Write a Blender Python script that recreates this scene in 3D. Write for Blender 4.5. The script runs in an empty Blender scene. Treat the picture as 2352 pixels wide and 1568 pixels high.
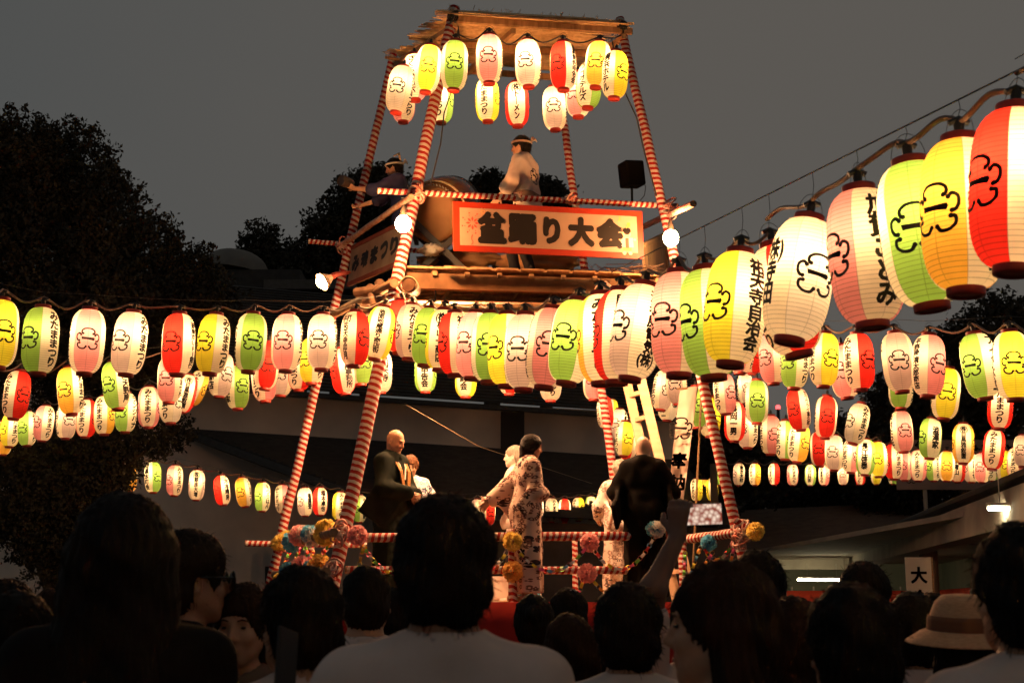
import bpy, bmesh, math, random
import numpy as np
from mathutils import Vector, Matrix
random.seed(7); RNG = np.random.default_rng(7)
rad = math.radians
SC = bpy.context.scene
COL = SC.collection

# ------------------------------------------------------------------ camera
PITCH = rad(10.85); EYE = 1.6; FPX = 2352 * 50 / 36
cam_d = bpy.data.cameras.new('camera'); cam_d.lens = 50; cam_d.sensor_width = 36
cam_d.clip_start = 0.05; cam_d.clip_end = 3000
cam_d.dof.use_dof = True; cam_d.dof.focus_distance = 14.5; cam_d.dof.aperture_fstop = 7.1
cam = bpy.data.objects.new('camera', cam_d); COL.objects.link(cam)
cam.location = (0, 0, EYE); cam.rotation_euler = (math.pi / 2 + PITCH, 0, 0)
SC.camera = cam

# ------------------------------------------------------------------ dusk sky
SUN_EL, SUN_ROT = rad(1.0), rad(250)
w = bpy.data.worlds.new('World'); SC.world = w; w.use_nodes = True
nt = w.node_tree; nt.nodes.clear()
out = nt.nodes.new('ShaderNodeOutputWorld'); bg = nt.nodes.new('ShaderNodeBackground')
sky = nt.nodes.new('ShaderNodeTexSky'); sky.sky_type = 'NISHITA'; sky.sun_disc = False
sky.sun_elevation = SUN_EL; sky.sun_rotation = SUN_ROT; sky.dust_density = 4; sky.air_density = 1.5
hs = nt.nodes.new('ShaderNodeHueSaturation'); hs.inputs['Saturation'].default_value = 0.10; hs.inputs['Value'].default_value = 0.18
tc = nt.nodes.new('ShaderNodeTexCoord'); nz = nt.nodes.new('ShaderNodeTexNoise'); nz.inputs['Scale'].default_value = 1.3; nz.inputs['Detail'].default_value = 4
rp = nt.nodes.new('ShaderNodeValToRGB'); rp.color_ramp.elements[0].position = 0.35; rp.color_ramp.elements[1].position = 0.7
rp.color_ramp.elements[0].color = (0.86, 0.91, 0.91, 1); rp.color_ramp.elements[1].color = (1.22, 1.12, 1.0, 1)
mulc = nt.nodes.new('ShaderNodeMix'); mulc.data_type = 'RGBA'; mulc.blend_type = 'MIX'; mulc.inputs[0].default_value = 0.80
cl = nt.nodes.new('ShaderNodeVectorMath'); cl.operation = 'SCALE'; cl.inputs['Scale'].default_value = 1.0
sx = nt.nodes.new('ShaderNodeSeparateXYZ'); nt.links.new(tc.outputs['Generated'], sx.inputs[0]); nt.links.new(tc.outputs['Generated'], nz.inputs['Vector'])
mr = nt.nodes.new('ShaderNodeMath'); mr.operation = 'MULTIPLY_ADD'; mr.inputs[1].default_value = .55; mr.inputs[2].default_value = .02; nt.links.new(sx.outputs[0], mr.inputs[0])
ad = nt.nodes.new('ShaderNodeMath'); nt.links.new(mr.outputs[0], ad.inputs[0]); nt.links.new(nz.outputs['Fac'], ad.inputs[1]); nt.links.new(ad.outputs[0], rp.inputs[0])
nt.links.new(rp.outputs[0], cl.inputs[0])
nt.links.new(sky.outputs[0], hs.inputs['Color']); nt.links.new(hs.outputs[0], mulc.inputs[6]); nt.links.new(cl.outputs[0], mulc.inputs[7])
nt.links.new(mulc.outputs[2], bg.inputs['Color']); bg.inputs['Strength'].default_value = 0.105
nt.links.new(bg.outputs[0], out.inputs['Surface'])

# last light of the day, nearly gone behind the cloud
sun_d = bpy.data.lights.new('sun', 'SUN'); sun_d.energy = 0.012; sun_d.angle = rad(20); sun_d.color = (1, .9, .8)
sun = bpy.data.objects.new('sun', sun_d); COL.objects.link(sun)
sun.rotation_euler = (math.pi / 2 - SUN_EL, 0, math.pi - SUN_ROT)
vs = SC.view_settings; SC.display_settings.display_device = 'sRGB'
vs.view_transform = 'Standard'; vs.look = 'None'; vs.exposure = 0; vs.gamma = 1; vs.use_curve_mapping = False
SC.render.engine = 'CYCLES'
cy = SC.cycles; cy.use_denoising = True; cy.use_light_tree = True
try: cy.denoiser = 'OPENIMAGEDENOISE'
except Exception: pass
cy.max_bounces = 6; cy.diffuse_bounces = 4; cy.glossy_bounces = 2; cy.transmission_bounces = 4; cy.transparent_max_bounces = 6
cy.sample_clamp_indirect = 4; cy.caustics_reflective = False; cy.caustics_refractive = False
LAMP_COL = (1.0, 0.72, 0.42)

# ------------------------------------------------------------------ measuring helpers (photo pixel + distance -> point)
ct, st = math.cos(PITCH), math.sin(PITCH)
def ray(px, py):
    x = (px - 1176) / FPX; y = (784 - py) / FPX
    return Vector((x, ct - y * st, st + y * ct))
def P(px, py, Y):
    d = ray(px, py); s = Y / d.y
    return Vector((d.x * s, Y, EYE + d.z * s))
def PZ(px, py, z):                      # z = height wanted -> point on that level
    d = ray(px, py); s = (z - EYE) / d.z
    return Vector((d.x * s, d.y * s, z))
def proj(p):
    v = Vector(p) - Vector((0, 0, EYE)); f = v.y * ct + v.z * st; u = -v.y * st + v.z * ct
    return 1176 + FPX * v.x / f, 784 - FPX * u / f
REG = {'1': (0, 600, 640, 2350), '2': (400, 650, 640, 2350), '3': (900, 650, 640, 2350), '4': (1400, 600, 640, 2350), '5': (1920, 150, 640, 2350),
       '6': (1920, 550, 640, 2350), '7': (1600, 850, 960, 2352), '8': (900, 0, 800, 2352), '9': (0, 850, 960, 2352), 'a': (600, 1040, 800, 2352),
       'b': (1150, 1040, 800, 2352), 'c': (0, 1150, 1000, 2352), 'd': (740, 420, 1020, 2352), 'e': (600, 1280, 400, 2349), 'f': (1560, 1220, 1000, 2352),
       'g': (840, 380, 400, 2349), 'h': (800, 1250, 1000, 2352), 'i': (1600, 500, 300, 2352), 'j': (1500, 900, 400, 2349), '': (0, 0, 2560, 2352)}
def D(r, x, y):
    x0, y0, ww, zw = REG[r]; k = 2352 / 2560
    return (x0 + x * ww / zw) * k, (y0 + y * ww / zw) * k

# ------------------------------------------------------------------ materials
def mat(name, col, rough=.7, emit=None, es=0, metal=0, sub=None, spec=None):
    m = bpy.data.materials.new(name); m.use_nodes = True; b = m.node_tree.nodes['Principled BSDF']
    b.inputs['Base Color'].default_value = (*col, 1); b.inputs['Roughness'].default_value = rough; b.inputs['Metallic'].default_value = metal
    if spec is not None: b.inputs['Specular IOR Level'].default_value = spec
    if emit: b.inputs['Emission Color'].default_value = (*emit, 1); b.inputs['Emission Strength'].default_value = es
    return m
def N(m, t, **kw):
    n = m.node_tree.nodes.new(t)
    for k, v in kw.items():
        if hasattr(n, k): setattr(n, k, v)
        else: n.inputs[k.replace('_', ' ')].default_value = v
    return n
def L(m, a, b): m.node_tree.links.new(a, b)
def bsdf(m): return m.node_tree.nodes['Principled BSDF']
def math_n(m, op, a, b=None, c=None):
    n = N(m, 'ShaderNodeMath'); n.operation = op
    for i, v in enumerate((a, b, c)):
        if v is None: continue
        if isinstance(v, (int, float)): n.inputs[i].default_value = v
        else: L(m, v, n.inputs[i])
    return n.outputs[0]
def noisy(name, c1, c2, scale=6, rough=.75, bump=.2, detail=6, stretch=None, coord='Object', spec=.3):
    m = mat(name, c1, rough, spec=spec); t = N(m, 'ShaderNodeTexCoord'); mp = N(m, 'ShaderNodeMapping')
    if stretch: mp.inputs['Scale'].default_value = stretch
    n = N(m, 'ShaderNodeTexNoise', Scale=scale, Detail=detail); r = N(m, 'ShaderNodeMix'); r.data_type = 'RGBA'
    L(m, t.outputs[coord], mp.inputs[0]); L(m, mp.outputs[0], n.inputs['Vector'])
    cr = N(m, 'ShaderNodeMapRange'); cr.inputs[1].default_value = .35; cr.inputs[2].default_value = .65
    L(m, n.outputs[0], cr.inputs[0]); L(m, cr.outputs[0], r.inputs[0])
    r.inputs[6].default_value = (*c1, 1); r.inputs[7].default_value = (*c2, 1); L(m, r.outputs[2], bsdf(m).inputs['Base Color'])
    if bump:
        b = N(m, 'ShaderNodeBump', Strength=bump, Distance=.01); L(m, n.outputs[0], b.inputs['Height']); L(m, b.outputs[0], bsdf(m).inputs['Normal'])
    return m
def stripe_mat(name, pitch, slant=.25, red=(.36, .020, .012), white=(.64, .56, .49)):
    """cloth tape wound round a pole: red and white bands along the pole's own length (UV: u round, v along, in metres)"""
    m = mat(name, red, .75, spec=.2); uv = N(m, 'ShaderNodeUVMap'); sp = N(m, 'ShaderNodeSeparateXYZ'); L(m, uv.outputs[0], sp.inputs[0])
    nz = N(m, 'ShaderNodeTexNoise', Scale=6, Detail=4); L(m, uv.outputs[0], nz.inputs['Vector'])
    v = math_n(m, 'MULTIPLY', sp.outputs[1], 1 / pitch)
    v = math_n(m, 'ADD', v, math_n(m, 'MULTIPLY', nz.outputs[0], .50))
    v = math_n(m, 'ADD', v, math_n(m, 'MULTIPLY', sp.outputs[0], round(slant * 4)))
    f = math_n(m, 'FRACT', v); s = math_n(m, 'COMPARE', f, .5, .24)
    mx = N(m, 'ShaderNodeMix'); mx.data_type = 'RGBA'; mx.inputs[6].default_value = (*red, 1); mx.inputs[7].default_value = (*white, 1)
    L(m, s, mx.inputs[0]); n2 = N(m, 'ShaderNodeTexNoise', Scale=40, Detail=4); L(m, uv.outputs[0], n2.inputs['Vector'])
    m2 = N(m, 'ShaderNodeMix'); m2.data_type = 'RGBA'; m2.blend_type = 'MULTIPLY'; m2.inputs[0].default_value = .35
    L(m, mx.outputs[2], m2.inputs[6]); L(m, n2.outputs['Color'], m2.inputs[7]); L(m, m2.outputs[2], bsdf(m).inputs['Base Color'])
    h = math_n(m, 'ADD', s, math_n(m, 'MULTIPLY', n2.outputs[0], .8))
    b = N(m, 'ShaderNodeBump', Strength=.5, Distance=.004); L(m, h, b.inputs['Height']); L(m, b.outputs[0], bsdf(m).inputs['Normal'])
    return m

# ------------------------------------------------------------------ object helpers
def tag(o, label=None, cat=None, group=None, kind=None):
    if label: o['label'] = label
    if cat: o['category'] = cat
    if group: o['group'] = group
    if kind: o['kind'] = kind
    return o
def empty(name, loc=(0, 0, 0), rz=0):
    o = bpy.data.objects.new(name, None); o.empty_display_size = .1; COL.objects.link(o); o.location = loc; o.rotation_euler = (0, 0, rz); return o
def link(name, me, parent=None, m=None, loc=None):
    o = bpy.data.objects.new(name, me); COL.objects.link(o)
    if m is not None:
        if len(me.materials) == 0: me.materials.append(m)
        elif me.materials[0] is not m:
            o.material_slots[0].link = 'OBJECT'; o.material_slots[0].material = m
    if parent: o.parent = parent
    if loc is not None: o.location = loc
    return o
def mesh_np(name, co, faces, smooth=True, uv=None, mi=None):
    """faces: (n,3) or (n,4) int array"""
    me = bpy.data.meshes.new(name); co = np.asarray(co, dtype=np.float32); f = np.asarray(faces, dtype=np.int32)
    me.vertices.add(len(co)); me.vertices.foreach_set('co', co.ravel())
    k = f.shape[1]; me.loops.add(f.size); me.loops.foreach_set('vertex_index', f.ravel())
    me.polygons.add(len(f)); me.polygons.foreach_set('loop_start', np.arange(0, f.size, k, dtype=np.int32))
    me.polygons.foreach_set('loop_total', np.full(len(f), k, dtype=np.int32))
    if mi is not None: me.polygons.foreach_set('material_index', np.asarray(mi, dtype=np.int32))
    me.update(calc_edges=True)
    if smooth: me.polygons.foreach_set('use_smooth', np.ones(len(f), dtype=bool))
    if uv is not None:
        l = me.uv_layers.new(name='UVMap'); l.data.foreach_set('uv', np.asarray(uv, dtype=np.float32)[f.ravel()].ravel())
    return me
class MB:
    """collects simple shapes into one mesh (verts / faces / uv)"""
    def __init__(s): s.v = []; s.f = []; s.uv = []; s.sm = []
    def add(s, vs, fs, uvs=None, smooth=False):
        b = len(s.v); s.v += [tuple(v) for v in vs]; s.f += [tuple(i + b for i in f) for f in fs]
        s.uv += (uvs if uvs else [(0, 0)] * len(vs)); s.sm += [smooth] * len(fs); return s
    def box(s, lo, hi, M=None):
        c = [(x, y, z) for z in (lo[2], hi[2]) for y in (lo[1], hi[1]) for x in (lo[0], hi[0])]
        if M is not None: c = [M @ Vector(p) for p in c]
        return s.add(c, [(0, 2, 3, 1), (4, 5, 7, 6), (0, 1, 5, 4), (2, 6, 7, 3), (0, 4, 6, 2), (1, 3, 7, 5)])
    def bar(s, a, b, w, h, up=Vector((0, 0, 1))):
        a, b = Vector(a), Vector(b); d = b - a; l = d.length; y = d.normalized(); x = y.cross(up).normalized(); z = x.cross(y)
        M = Matrix((x, y, z)).transposed().to_4x4(); M.translation = a
        return s.box((-w / 2, 0, -h / 2), (w / 2, l, h / 2), M)
    def tube(s, pts, r, n=8, cap=True, vs0=0.0):
        pts = [Vector(p) for p in pts]; rs = r if isinstance(r, (list, tuple)) else [r] * len(pts)
        base = len(s.v); d = (pts[1] - pts[0]).normalized(); ref = Vector((0, 0, 1)) if abs(d.z) < .9 else Vector((0, 1, 0)); x = d.cross(ref).normalized(); L_ = vs0; vv = []; uu = []
        for i, p in enumerate(pts):
            if i == 0: t = (pts[1] - p)
            elif i == len(pts) - 1: t = p - pts[i - 1]
            else: t = pts[i + 1] - pts[i - 1]
            t.normalize(); x = (x - t * x.dot(t)).normalized(); y = t.cross(x)
            if i: L_ += (p - pts[i - 1]).length
            for k in range(n + 1):
                a = 2 * math.pi * k / n; vv.append(p + (x * math.cos(a) + y * math.sin(a)) * rs[i]); uu.append((k / n, L_))
        fs = []
        for i in range(len(pts) - 1):
            for k in range(n):
                a = i * (n + 1) + k; fs.append((a, a + 1, a + n + 2, a + n + 1))
        s.add(vv, fs, uu, True)
        if cap:
            m = (len(pts) - 1) * (n + 1)
            s.add(vv[:n], [tuple(range(n))[::-1]]); s.add(vv[m:m + n], [tuple(range(n))])
        return s
    def lathe(s, prof, n=24, M=None, smooth=True):
        vv = []; fs = []; uu = []
        for i, (r, z) in enumerate(prof):
            for k in range(n):
                a = 2 * math.pi * k / n; p = Vector((r * math.cos(a), r * math.sin(a), z)); vv.append(M @ p if M is not None else p); uu.append((k / n, z))
        for i in range(len(prof) - 1):
            for k in range(n):
                a = i * n + k; b = i * n + (k + 1) % n; fs.append((a, b, b + n, a + n))
        return s.add(vv, fs, uu, smooth)
    def mesh(s, name):
        me = bpy.data.meshes.new(name); me.from_pydata([tuple(v) for v in s.v], [], s.f)
        if any(s.sm): me.polygons.foreach_set('use_smooth', s.sm)
        l = me.uv_layers.new(name='UVMap'); idx = np.empty(len(me.loops), dtype=np.int32); me.loops.foreach_get('vertex_index', idx)
        l.data.foreach_set('uv', np.asarray(s.uv, dtype=np.float32)[idx].ravel()); me.update(); return me
    def build(s, name, m, parent=None, loc=None): return link(name, s.mesh(name), parent, m, loc)
def pole_pts(a, b, n=12, wob=.004):
    a, b = Vector(a), Vector(b); return [a.lerp(b, i / n) + Vector((random.uniform(-wob, wob), random.uniform(-wob, wob), random.uniform(-wob, wob) * .5)) for i in range(n + 1)]
def sphere_mb(c, r, n=16, m=10, sc=(1, 1, 1)):
    b = MB(); b.lathe([(max(r * math.sin(math.pi * i / m), 1e-4), -r * math.cos(math.pi * i / m)) for i in range(m + 1)], n, Matrix.Translation(c) @ Matrix.Diagonal((*sc, 1))); return b
def text_mesh(body, size=1.0, bold=.006, space=.92, res=3, fat=.022):
    """printed characters as a flat mesh in x (across) / y (up), centred"""
    cu = bpy.data.curves.new('lettering', 'FONT'); cu.body = body; cu.align_x = 'CENTER'; cu.size = size; cu.offset = bold * size
    cu.space_line = space; cu.resolution_u = res; o = bpy.data.objects.new('tmp', cu); COL.objects.link(o)
    dg = bpy.context.evaluated_depsgraph_get(); me = bpy.data.meshes.new_from_object(o.evaluated_get(dg)); bpy.data.objects.remove(o); bpy.data.curves.remove(cu)
    co = np.empty(len(me.vertices) * 3, dtype=np.float32); me.vertices.foreach_get('co', co); co = co.reshape(-1, 3)
    if len(co):
        mn, mx_ = co.min(0), co.max(0); co -= (mn + mx_) / 2; co[:, 2] = 0
    me.vertices.foreach_set('co', co.ravel()); me.materials.clear()
    if fat:
        # brush weight: the same glyph laid down several times, a little apart
        n = len(co); lt = []; lv = []
        for i, (dx, dy) in enumerate([(0, 0)] + [(math.cos(a) * fat, math.sin(a) * fat) for a in np.arange(8) * math.pi / 4]): lv.append(co + np.array([dx, dy, i * .0012], dtype=np.float32))
        fs = [tuple(p.vertices) for p in me.polygons]; allf = [tuple(v + k * n for v in f) for k in range(9) for f in fs]; co = np.concatenate(lv); me2 = bpy.data.meshes.new('lettering'); me2.from_pydata(co.tolist(), [], allf); me2.update(); bpy.data.meshes.remove(me); me = me2
    return me, co
ORD = 'first second third fourth fifth sixth seventh eighth ninth tenth eleventh twelfth thirteenth fourteenth fifteenth sixteenth seventeenth eighteenth nineteenth twentieth'.split() + ['twenty-' + x for x in 'first second third fourth fifth sixth seventh eighth ninth'.split()] + ['thirtieth'] + ['thirty-' + x for x in 'first second third fourth fifth sixth seventh eighth ninth'.split()]
INK = mat('brush_ink', (.012, .009, .008), .6, spec=.2)
# ------------------------------------------------------------------ paper lanterns
LH, LR = .58, .1425; BH = .262       # whole height, radius, half height of the paper body
def lrad(z):
    t = min(1, abs(z) / BH); return .062 + (LR - .062) * max(0, 1 - t ** 3.6) ** .62
PANEL = {'red': (.88, .04, .03), 'pink': (.90, .33, .37), 'mauve': (.70, .52, .52), 'green': (.32, .58, .12), 'yellow': (.94, .84, .07),
         'orange': (.95, .52, .08), 'white': (.90, .80, .74)}
PNAME = {'red': 'red-and-white', 'pink': 'pink-and-white', 'mauve': 'greyish-pink-and-white', 'green': 'green-and-white', 'yellow': 'yellow-and-white', 'orange': 'orange-and-white', 'white': 'pale'}
def shade_material(c):
    m = bpy.data.materials.new('lantern_paper_' + c); m.use_nodes = True; nt = m.node_tree; nt.nodes.clear()
    o = N(m, 'ShaderNodeOutputMaterial'); t = N(m, 'ShaderNodeTexCoord'); s = N(m, 'ShaderNodeSeparateXYZ'); L(m, t.outputs['Object'], s.inputs[0])
    ax = math_n(m, 'ABSOLUTE', s.outputs[0]); ay = math_n(m, 'ABSOLUTE', s.outputs[1]); g = math_n(m, 'GREATER_THAN', ay, ax)
    mx = N(m, 'ShaderNodeMix'); mx.data_type = 'RGBA'; L(m, g, mx.inputs[0]); mx.inputs[6].default_value = (.93, .80, .66, 1); mx.inputs[7].default_value = (*PANEL[c], 1)
    # glued paper seams every 45 degrees and the bamboo hoop lines
    an = math_n(m, 'ARCTAN2', s.outputs[1], s.outputs[0]); sm = math_n(m, 'PINGPONG', math_n(m, 'ADD', an, math.pi / 4), math.pi / 8 * 2)
    seam = math_n(m, 'LESS_THAN', math_n(m, 'PINGPONG', an, math.pi / 8), .016)
    fr = math_n(m, 'FRACT', math_n(m, 'MULTIPLY', s.outputs[2], 30 / (2 * BH))); hoop = math_n(m, 'LESS_THAN', fr, .14)
    dark = math_n(m, 'MAXIMUM', math_n(m, 'MULTIPLY', seam, .30), math_n(m, 'MULTIPLY', hoop, .42))
    k = math_n(m, 'SUBTRACT', 1, dark); v = N(m, 'ShaderNodeVectorMath'); v.operation = 'SCALE'; L(m, mx.outputs[2], v.inputs[0]); L(m, k, v.inputs['Scale'])
    nz = N(m, 'ShaderNodeTexNoise', Scale=14, Detail=3); L(m, t.outputs['Object'], nz.inputs['Vector'])
    v2 = N(m, 'ShaderNodeVectorMath'); v2.operation = 'SCALE'; L(m, v.outputs[0], v2.inputs[0]); L(m, math_n(m, 'ADD', math_n(m, 'MULTIPLY', nz.outputs[0], .25), .87), v2.inputs['Scale'])
    tr = N(m, 'ShaderNodeBsdfTranslucent'); df = N(m, 'ShaderNodeBsdfDiffuse'); L(m, v2.outputs[0], tr.inputs[0]); L(m, v2.outputs[0], df.inputs[0])
    a = N(m, 'ShaderNodeMixShader'); a.inputs[0].default_value = .12; L(m, tr.outputs[0], a.inputs[1]); L(m, df.outputs[0], a.inputs[2]); L(m, a.outputs[0], o.inputs[0])
    return m
SHADE_MAT = {c: shade_material(c) for c in PANEL}
RING_MAT = mat('lantern_ring_lacquer', (.42, .03, .015), .45)
WIRE_MAT = mat('dark_wire', (.05, .045, .04), .5); SOCKET_MAT = mat('bulb_socket_rubber', (.02, .018, .016), .5)
def build_shade_mesh():
    NS, K = 40, 30; prof = []
    for i in range(K * 2 + 1):
        z = -BH + 2 * BH * i / (K * 2); prof.append((lrad(z) - (.0016 if i % 2 == 0 else 0), z))
    return MB().lathe(prof, NS).mesh('lantern_shade')
SHADE_ME = build_shade_mesh()
def ring_mesh(z0, z1, lip):
    b = MB(); b.lathe([(.052, z0), (.064, z0), (.0655, z0 + .004), (.0655, z1 - .004), (.064, z1), (.052, z1), (.050, z1 - .003), (.050, z0 + .003), (.052, z0)], 28)
    if lip: b.lathe([(.0005, z0 + .006), (.0505, z0 + .006), (.0505, z0 + .009), (.0005, z0 + .009)], 20)
    return b.mesh('lantern_ring')
TOPRING_ME = ring_mesh(BH - .006, BH + .026, False); BOTRING_ME = ring_mesh(-BH - .026, -BH + .006, True)
def hanger_mesh():
    b = MB(); pts = [Vector((.062 * math.cos(a), 0, BH + .02 + .10 * math.sin(a))) for a in np.linspace(0, math.pi, 13)]
    return b.tube(pts, .0014, 5).mesh('hanger_wire')
HANGER_ME = hanger_mesh()
SOCKET_ME = MB().tube([(0, 0, .10), (0, 0, .16), (0, 0, .31)], [.018, .012, .009], 10).tube([(0, 0, .295), (0, 0, .325), (0, 0, .352)], [.017, .019, .011], 10).mesh('lamp_holder')
BULB_ME = sphere_mb((0, 0, .085), .030, 8, 6, (1, 1, 1.25)).mesh('bulb')
BULB_MAT = mat('lit_bulb', (1, .9, .7), .3, emit=(1, .62, .27), es=170)
def wrap(co, az, off=.0026):
    """lay flat print (x across, y up) on the paper at azimuth az; az 0 = -Y"""
    r = np.array([lrad(z) for z in co[:, 1]]) + off; a = co[:, 0] / LR
    x = np.sin(a + az) * r; y = -np.cos(a + az) * r; return np.stack([x, y, co[:, 1]], 1)
def stroke(pts, w, n=14, taper=True):
    """catmull-rom ribbon; pts list of (x, y); returns verts, faces"""
    p = [np.array(q, float) for q in pts]; p = [2 * p[0] - p[1]] + p + [2 * p[-1] - p[-2]]; c = []
    for i in range(1, len(p) - 2):
        for t in np.linspace(0, 1, 7)[:-1 if i < len(p) - 3 else None]:
            c.append(.5 * (2 * p[i] + (p[i + 1] - p[i - 1]) * t + (2 * p[i - 1] - 5 * p[i] + 4 * p[i + 1] - p[i + 2]) * t * t + (3 * p[i] - p[i - 1] - 3 * p[i + 1] + p[i + 2]) * t ** 3))
    c = np.array(c); d = np.gradient(c, axis=0); d /= np.linalg.norm(d, axis=1)[:, None] + 1e-9; nn = np.stack([-d[:, 1], d[:, 0]], 1); m = len(c)
    ww = np.full(m, w) * (.85 + .25 * np.abs(np.linspace(-1, 1, m))) if taper else np.full(m, w)
    v = np.concatenate([c + nn * ww[:, None] / 2, c - nn * ww[:, None] / 2]); f = [(i, i + 1, m + i + 1, m + i) for i in range(m - 1)]; return v, f
def disc(cx, cy, r, n=10):
    return np.array([(cx + r * math.cos(2 * math.pi * k / n), cy + r * math.sin(2 * math.pi * k / n)) for k in range(n)] + [(cx, cy)]), [(k, (k + 1) % n, n) for k in range(n)]
def crest_shapes():
    arcs = [[(-.46, .48), (-.58, .56), (-.56, .80), (-.26, .98), (.26, .98), (.56, .80), (.58, .56), (.46, .48)],
            [(.66, .36), (.82, .50), (1.04, .36), (1.06, .04), (.94, -.18), (.80, -.22)],
            [(.74, -.44), (.92, -.48), (.92, -.76), (.66, -.98), (.32, -1.0), (.14, -.80)]]
    out = []
    for A in arcs:
        for s in ((1,) if A is arcs[0] else (1, -1)):
            q = [(x * s, y) for x, y in A]; out.append(stroke(q, .165)); out.append(disc(*q[0], .112)); out.append(disc(*q[-1], .112))
    out.append((np.array([(-.62, .17), (-.56, -.10), (.0, -.10), (.58, -.17), (.66, .0), (.60, .13), (0, .115), (-.55, .16)]), [(0, 1, 2, 7), (7, 2, 6), (2, 3, 5, 6), (3, 4, 5)]))
    return out
CREST = crest_shapes()
def flat_print(shapes, name, s=1.0, sx=1.0, off=(0, 0)):
    v = []; f = []
    for a, b in shapes:
        k = len(v); v += [(x * s * sx + off[0], y * s + off[1]) for x, y in a]; f += [tuple(i + k for i in q) for q in b]
    return np.array(v), f
def crest_mesh():
    v, f = flat_print(CREST, 'crest', .084); bm = bmesh.new(); vs_ = [bm.verts.new((x, y, 0)) for x, y in v]
    for q in f: bm.faces.new([vs_[i] for i in q])
    for x in np.arange(-.09, .091, .015): bmesh.ops.bisect_plane(bm, geom=bm.verts[:] + bm.edges[:] + bm.faces[:], plane_co=(x, 0, 0), plane_no=(1, 0, 0))
    for y in (-.05, 0, .05): bmesh.ops.bisect_plane(bm, geom=bm.verts[:] + bm.edges[:] + bm.faces[:], plane_co=(0, y, 0), plane_no=(0, 1, 0))
    me = bpy.data.meshes.new('crest'); bm.to_mesh(me); bm.free(); co = np.empty(len(me.vertices) * 3, dtype=np.float32); me.vertices.foreach_get('co', co); co = co.reshape(-1, 3)
    me.vertices.foreach_set('co', wrap(co, 0).astype(np.float32).ravel()); me.update(); return me
CREST_ME = crest_mesh()
_LET = {}
def lettering_mesh(t):
    if t in _LET: return _LET[t]
    lines = t.split('/') if '/' in t else list(t); n = len(lines)
    me, co = text_mesh('\n'.join(lines), 1.0, .006, .93, 2, .040)
    ext = co.max(0) - co.min(0); hh = min(.445, .10 * n); ch = hh / n; sy = hh / ext[1]; wmax = max(len(l) for l in lines); tw = min(.104, max(ch * 1.35, .074)) * (1.15 if wmax > 1 else 1); sx = tw / ext[0]
    bm = bmesh.new(); bm.from_mesh(me)
    for v in bm.verts: v.co.x *= sx; v.co.y *= sy; v.co.z *= .05
    for x in np.arange(-.06, .061, .02): bmesh.ops.bisect_plane(bm, geom=bm.verts[:] + bm.edges[:] + bm.faces[:], plane_co=(x, 0, 0), plane_no=(1, 0, 0))
    for y in np.arange(-.2, .21, .05): bmesh.ops.bisect_plane(bm, geom=bm.verts[:] + bm.edges[:] + bm.faces[:], plane_co=(0, y, 0), plane_no=(0, 1, 0))
    bm.to_mesh(me); bm.free(); co = np.empty(len(me.vertices) * 3, dtype=np.float32); me.vertices.foreach_get('co', co); co = co.reshape(-1, 3)
    me.vertices.foreach_set('co', wrap(co, math.pi / 2).astype(np.float32).ravel()); me.name = 'lettering'; me.update(); _LET[t] = me; return me
_LL = {}
def bulb_mat(e):
    if e not in _LL:
        m = BULB_MAT.copy(); bsdf(m).inputs['Emission Strength'].default_value = 29 * e; _LL[e] = m
    return _LL[e]
LANTERN_TOPS = {}
def side_word(phi):
    a = abs(phi)
    return 'crest facing front' if a < 22 else ('crest half turned' if a < 65 else 'lettering facing front')
def lantern(T, B, z, color, phi, text, label, group, power=4, depthY=None):
    """T, B: pixels of the top and bottom ring; z: distance along the view axis"""
    cx, cyy = (T[0] + B[0]) / 2, (T[1] + B[1]) / 2; d = ray(cx, cyy); loc = Vector((0, 0, EYE)) + d * z
    Y = loc.y; a = P(*T, Y); b = P(*B, Y); up = (a - b).normalized()
    az = math.atan2(-loc.x, loc.y) + rad(phi - (8 if z < 12 and 'toward' in group else 0) + random.uniform(-3, 3))
    R = Vector((0, 0, 1)).rotation_difference(up).to_matrix().to_4x4() @ Matrix.Rotation(az, 4, 'Z')
    e = empty('paper_lantern', loc); e.rotation_euler = R.to_euler()
    tag(e, label, 'lantern', group)
    link('shade', SHADE_ME, e, SHADE_MAT[color]); link('top_ring', TOPRING_ME, e, RING_MAT); link('bottom_ring', BOTRING_ME, e, RING_MAT)
    link('crest', CREST_ME, e, INK); c2 = link('crest', CREST_ME, e, INK); c2.rotation_euler.z = math.pi
    vis = 1 if phi <= 0 else -1
    t1 = link('lettering', lettering_mesh(text), e, INK); t2 = link('lettering', lettering_mesh('みたままつり'), e, INK)
    (t1 if vis < 0 else t2).rotation_euler.z = math.pi
    link('hanger_wire', HANGER_ME, e, WIRE_MAT); h = link('lamp_holder', SOCKET_ME, e, SOCKET_MAT); link('bulb', BULB_ME, h, bulb_mat(round(power * random.choice((.62, .85, 1, 1.15, 1.35)), 1)))
    return e, loc, up
MT = 'みたままつり'
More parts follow.
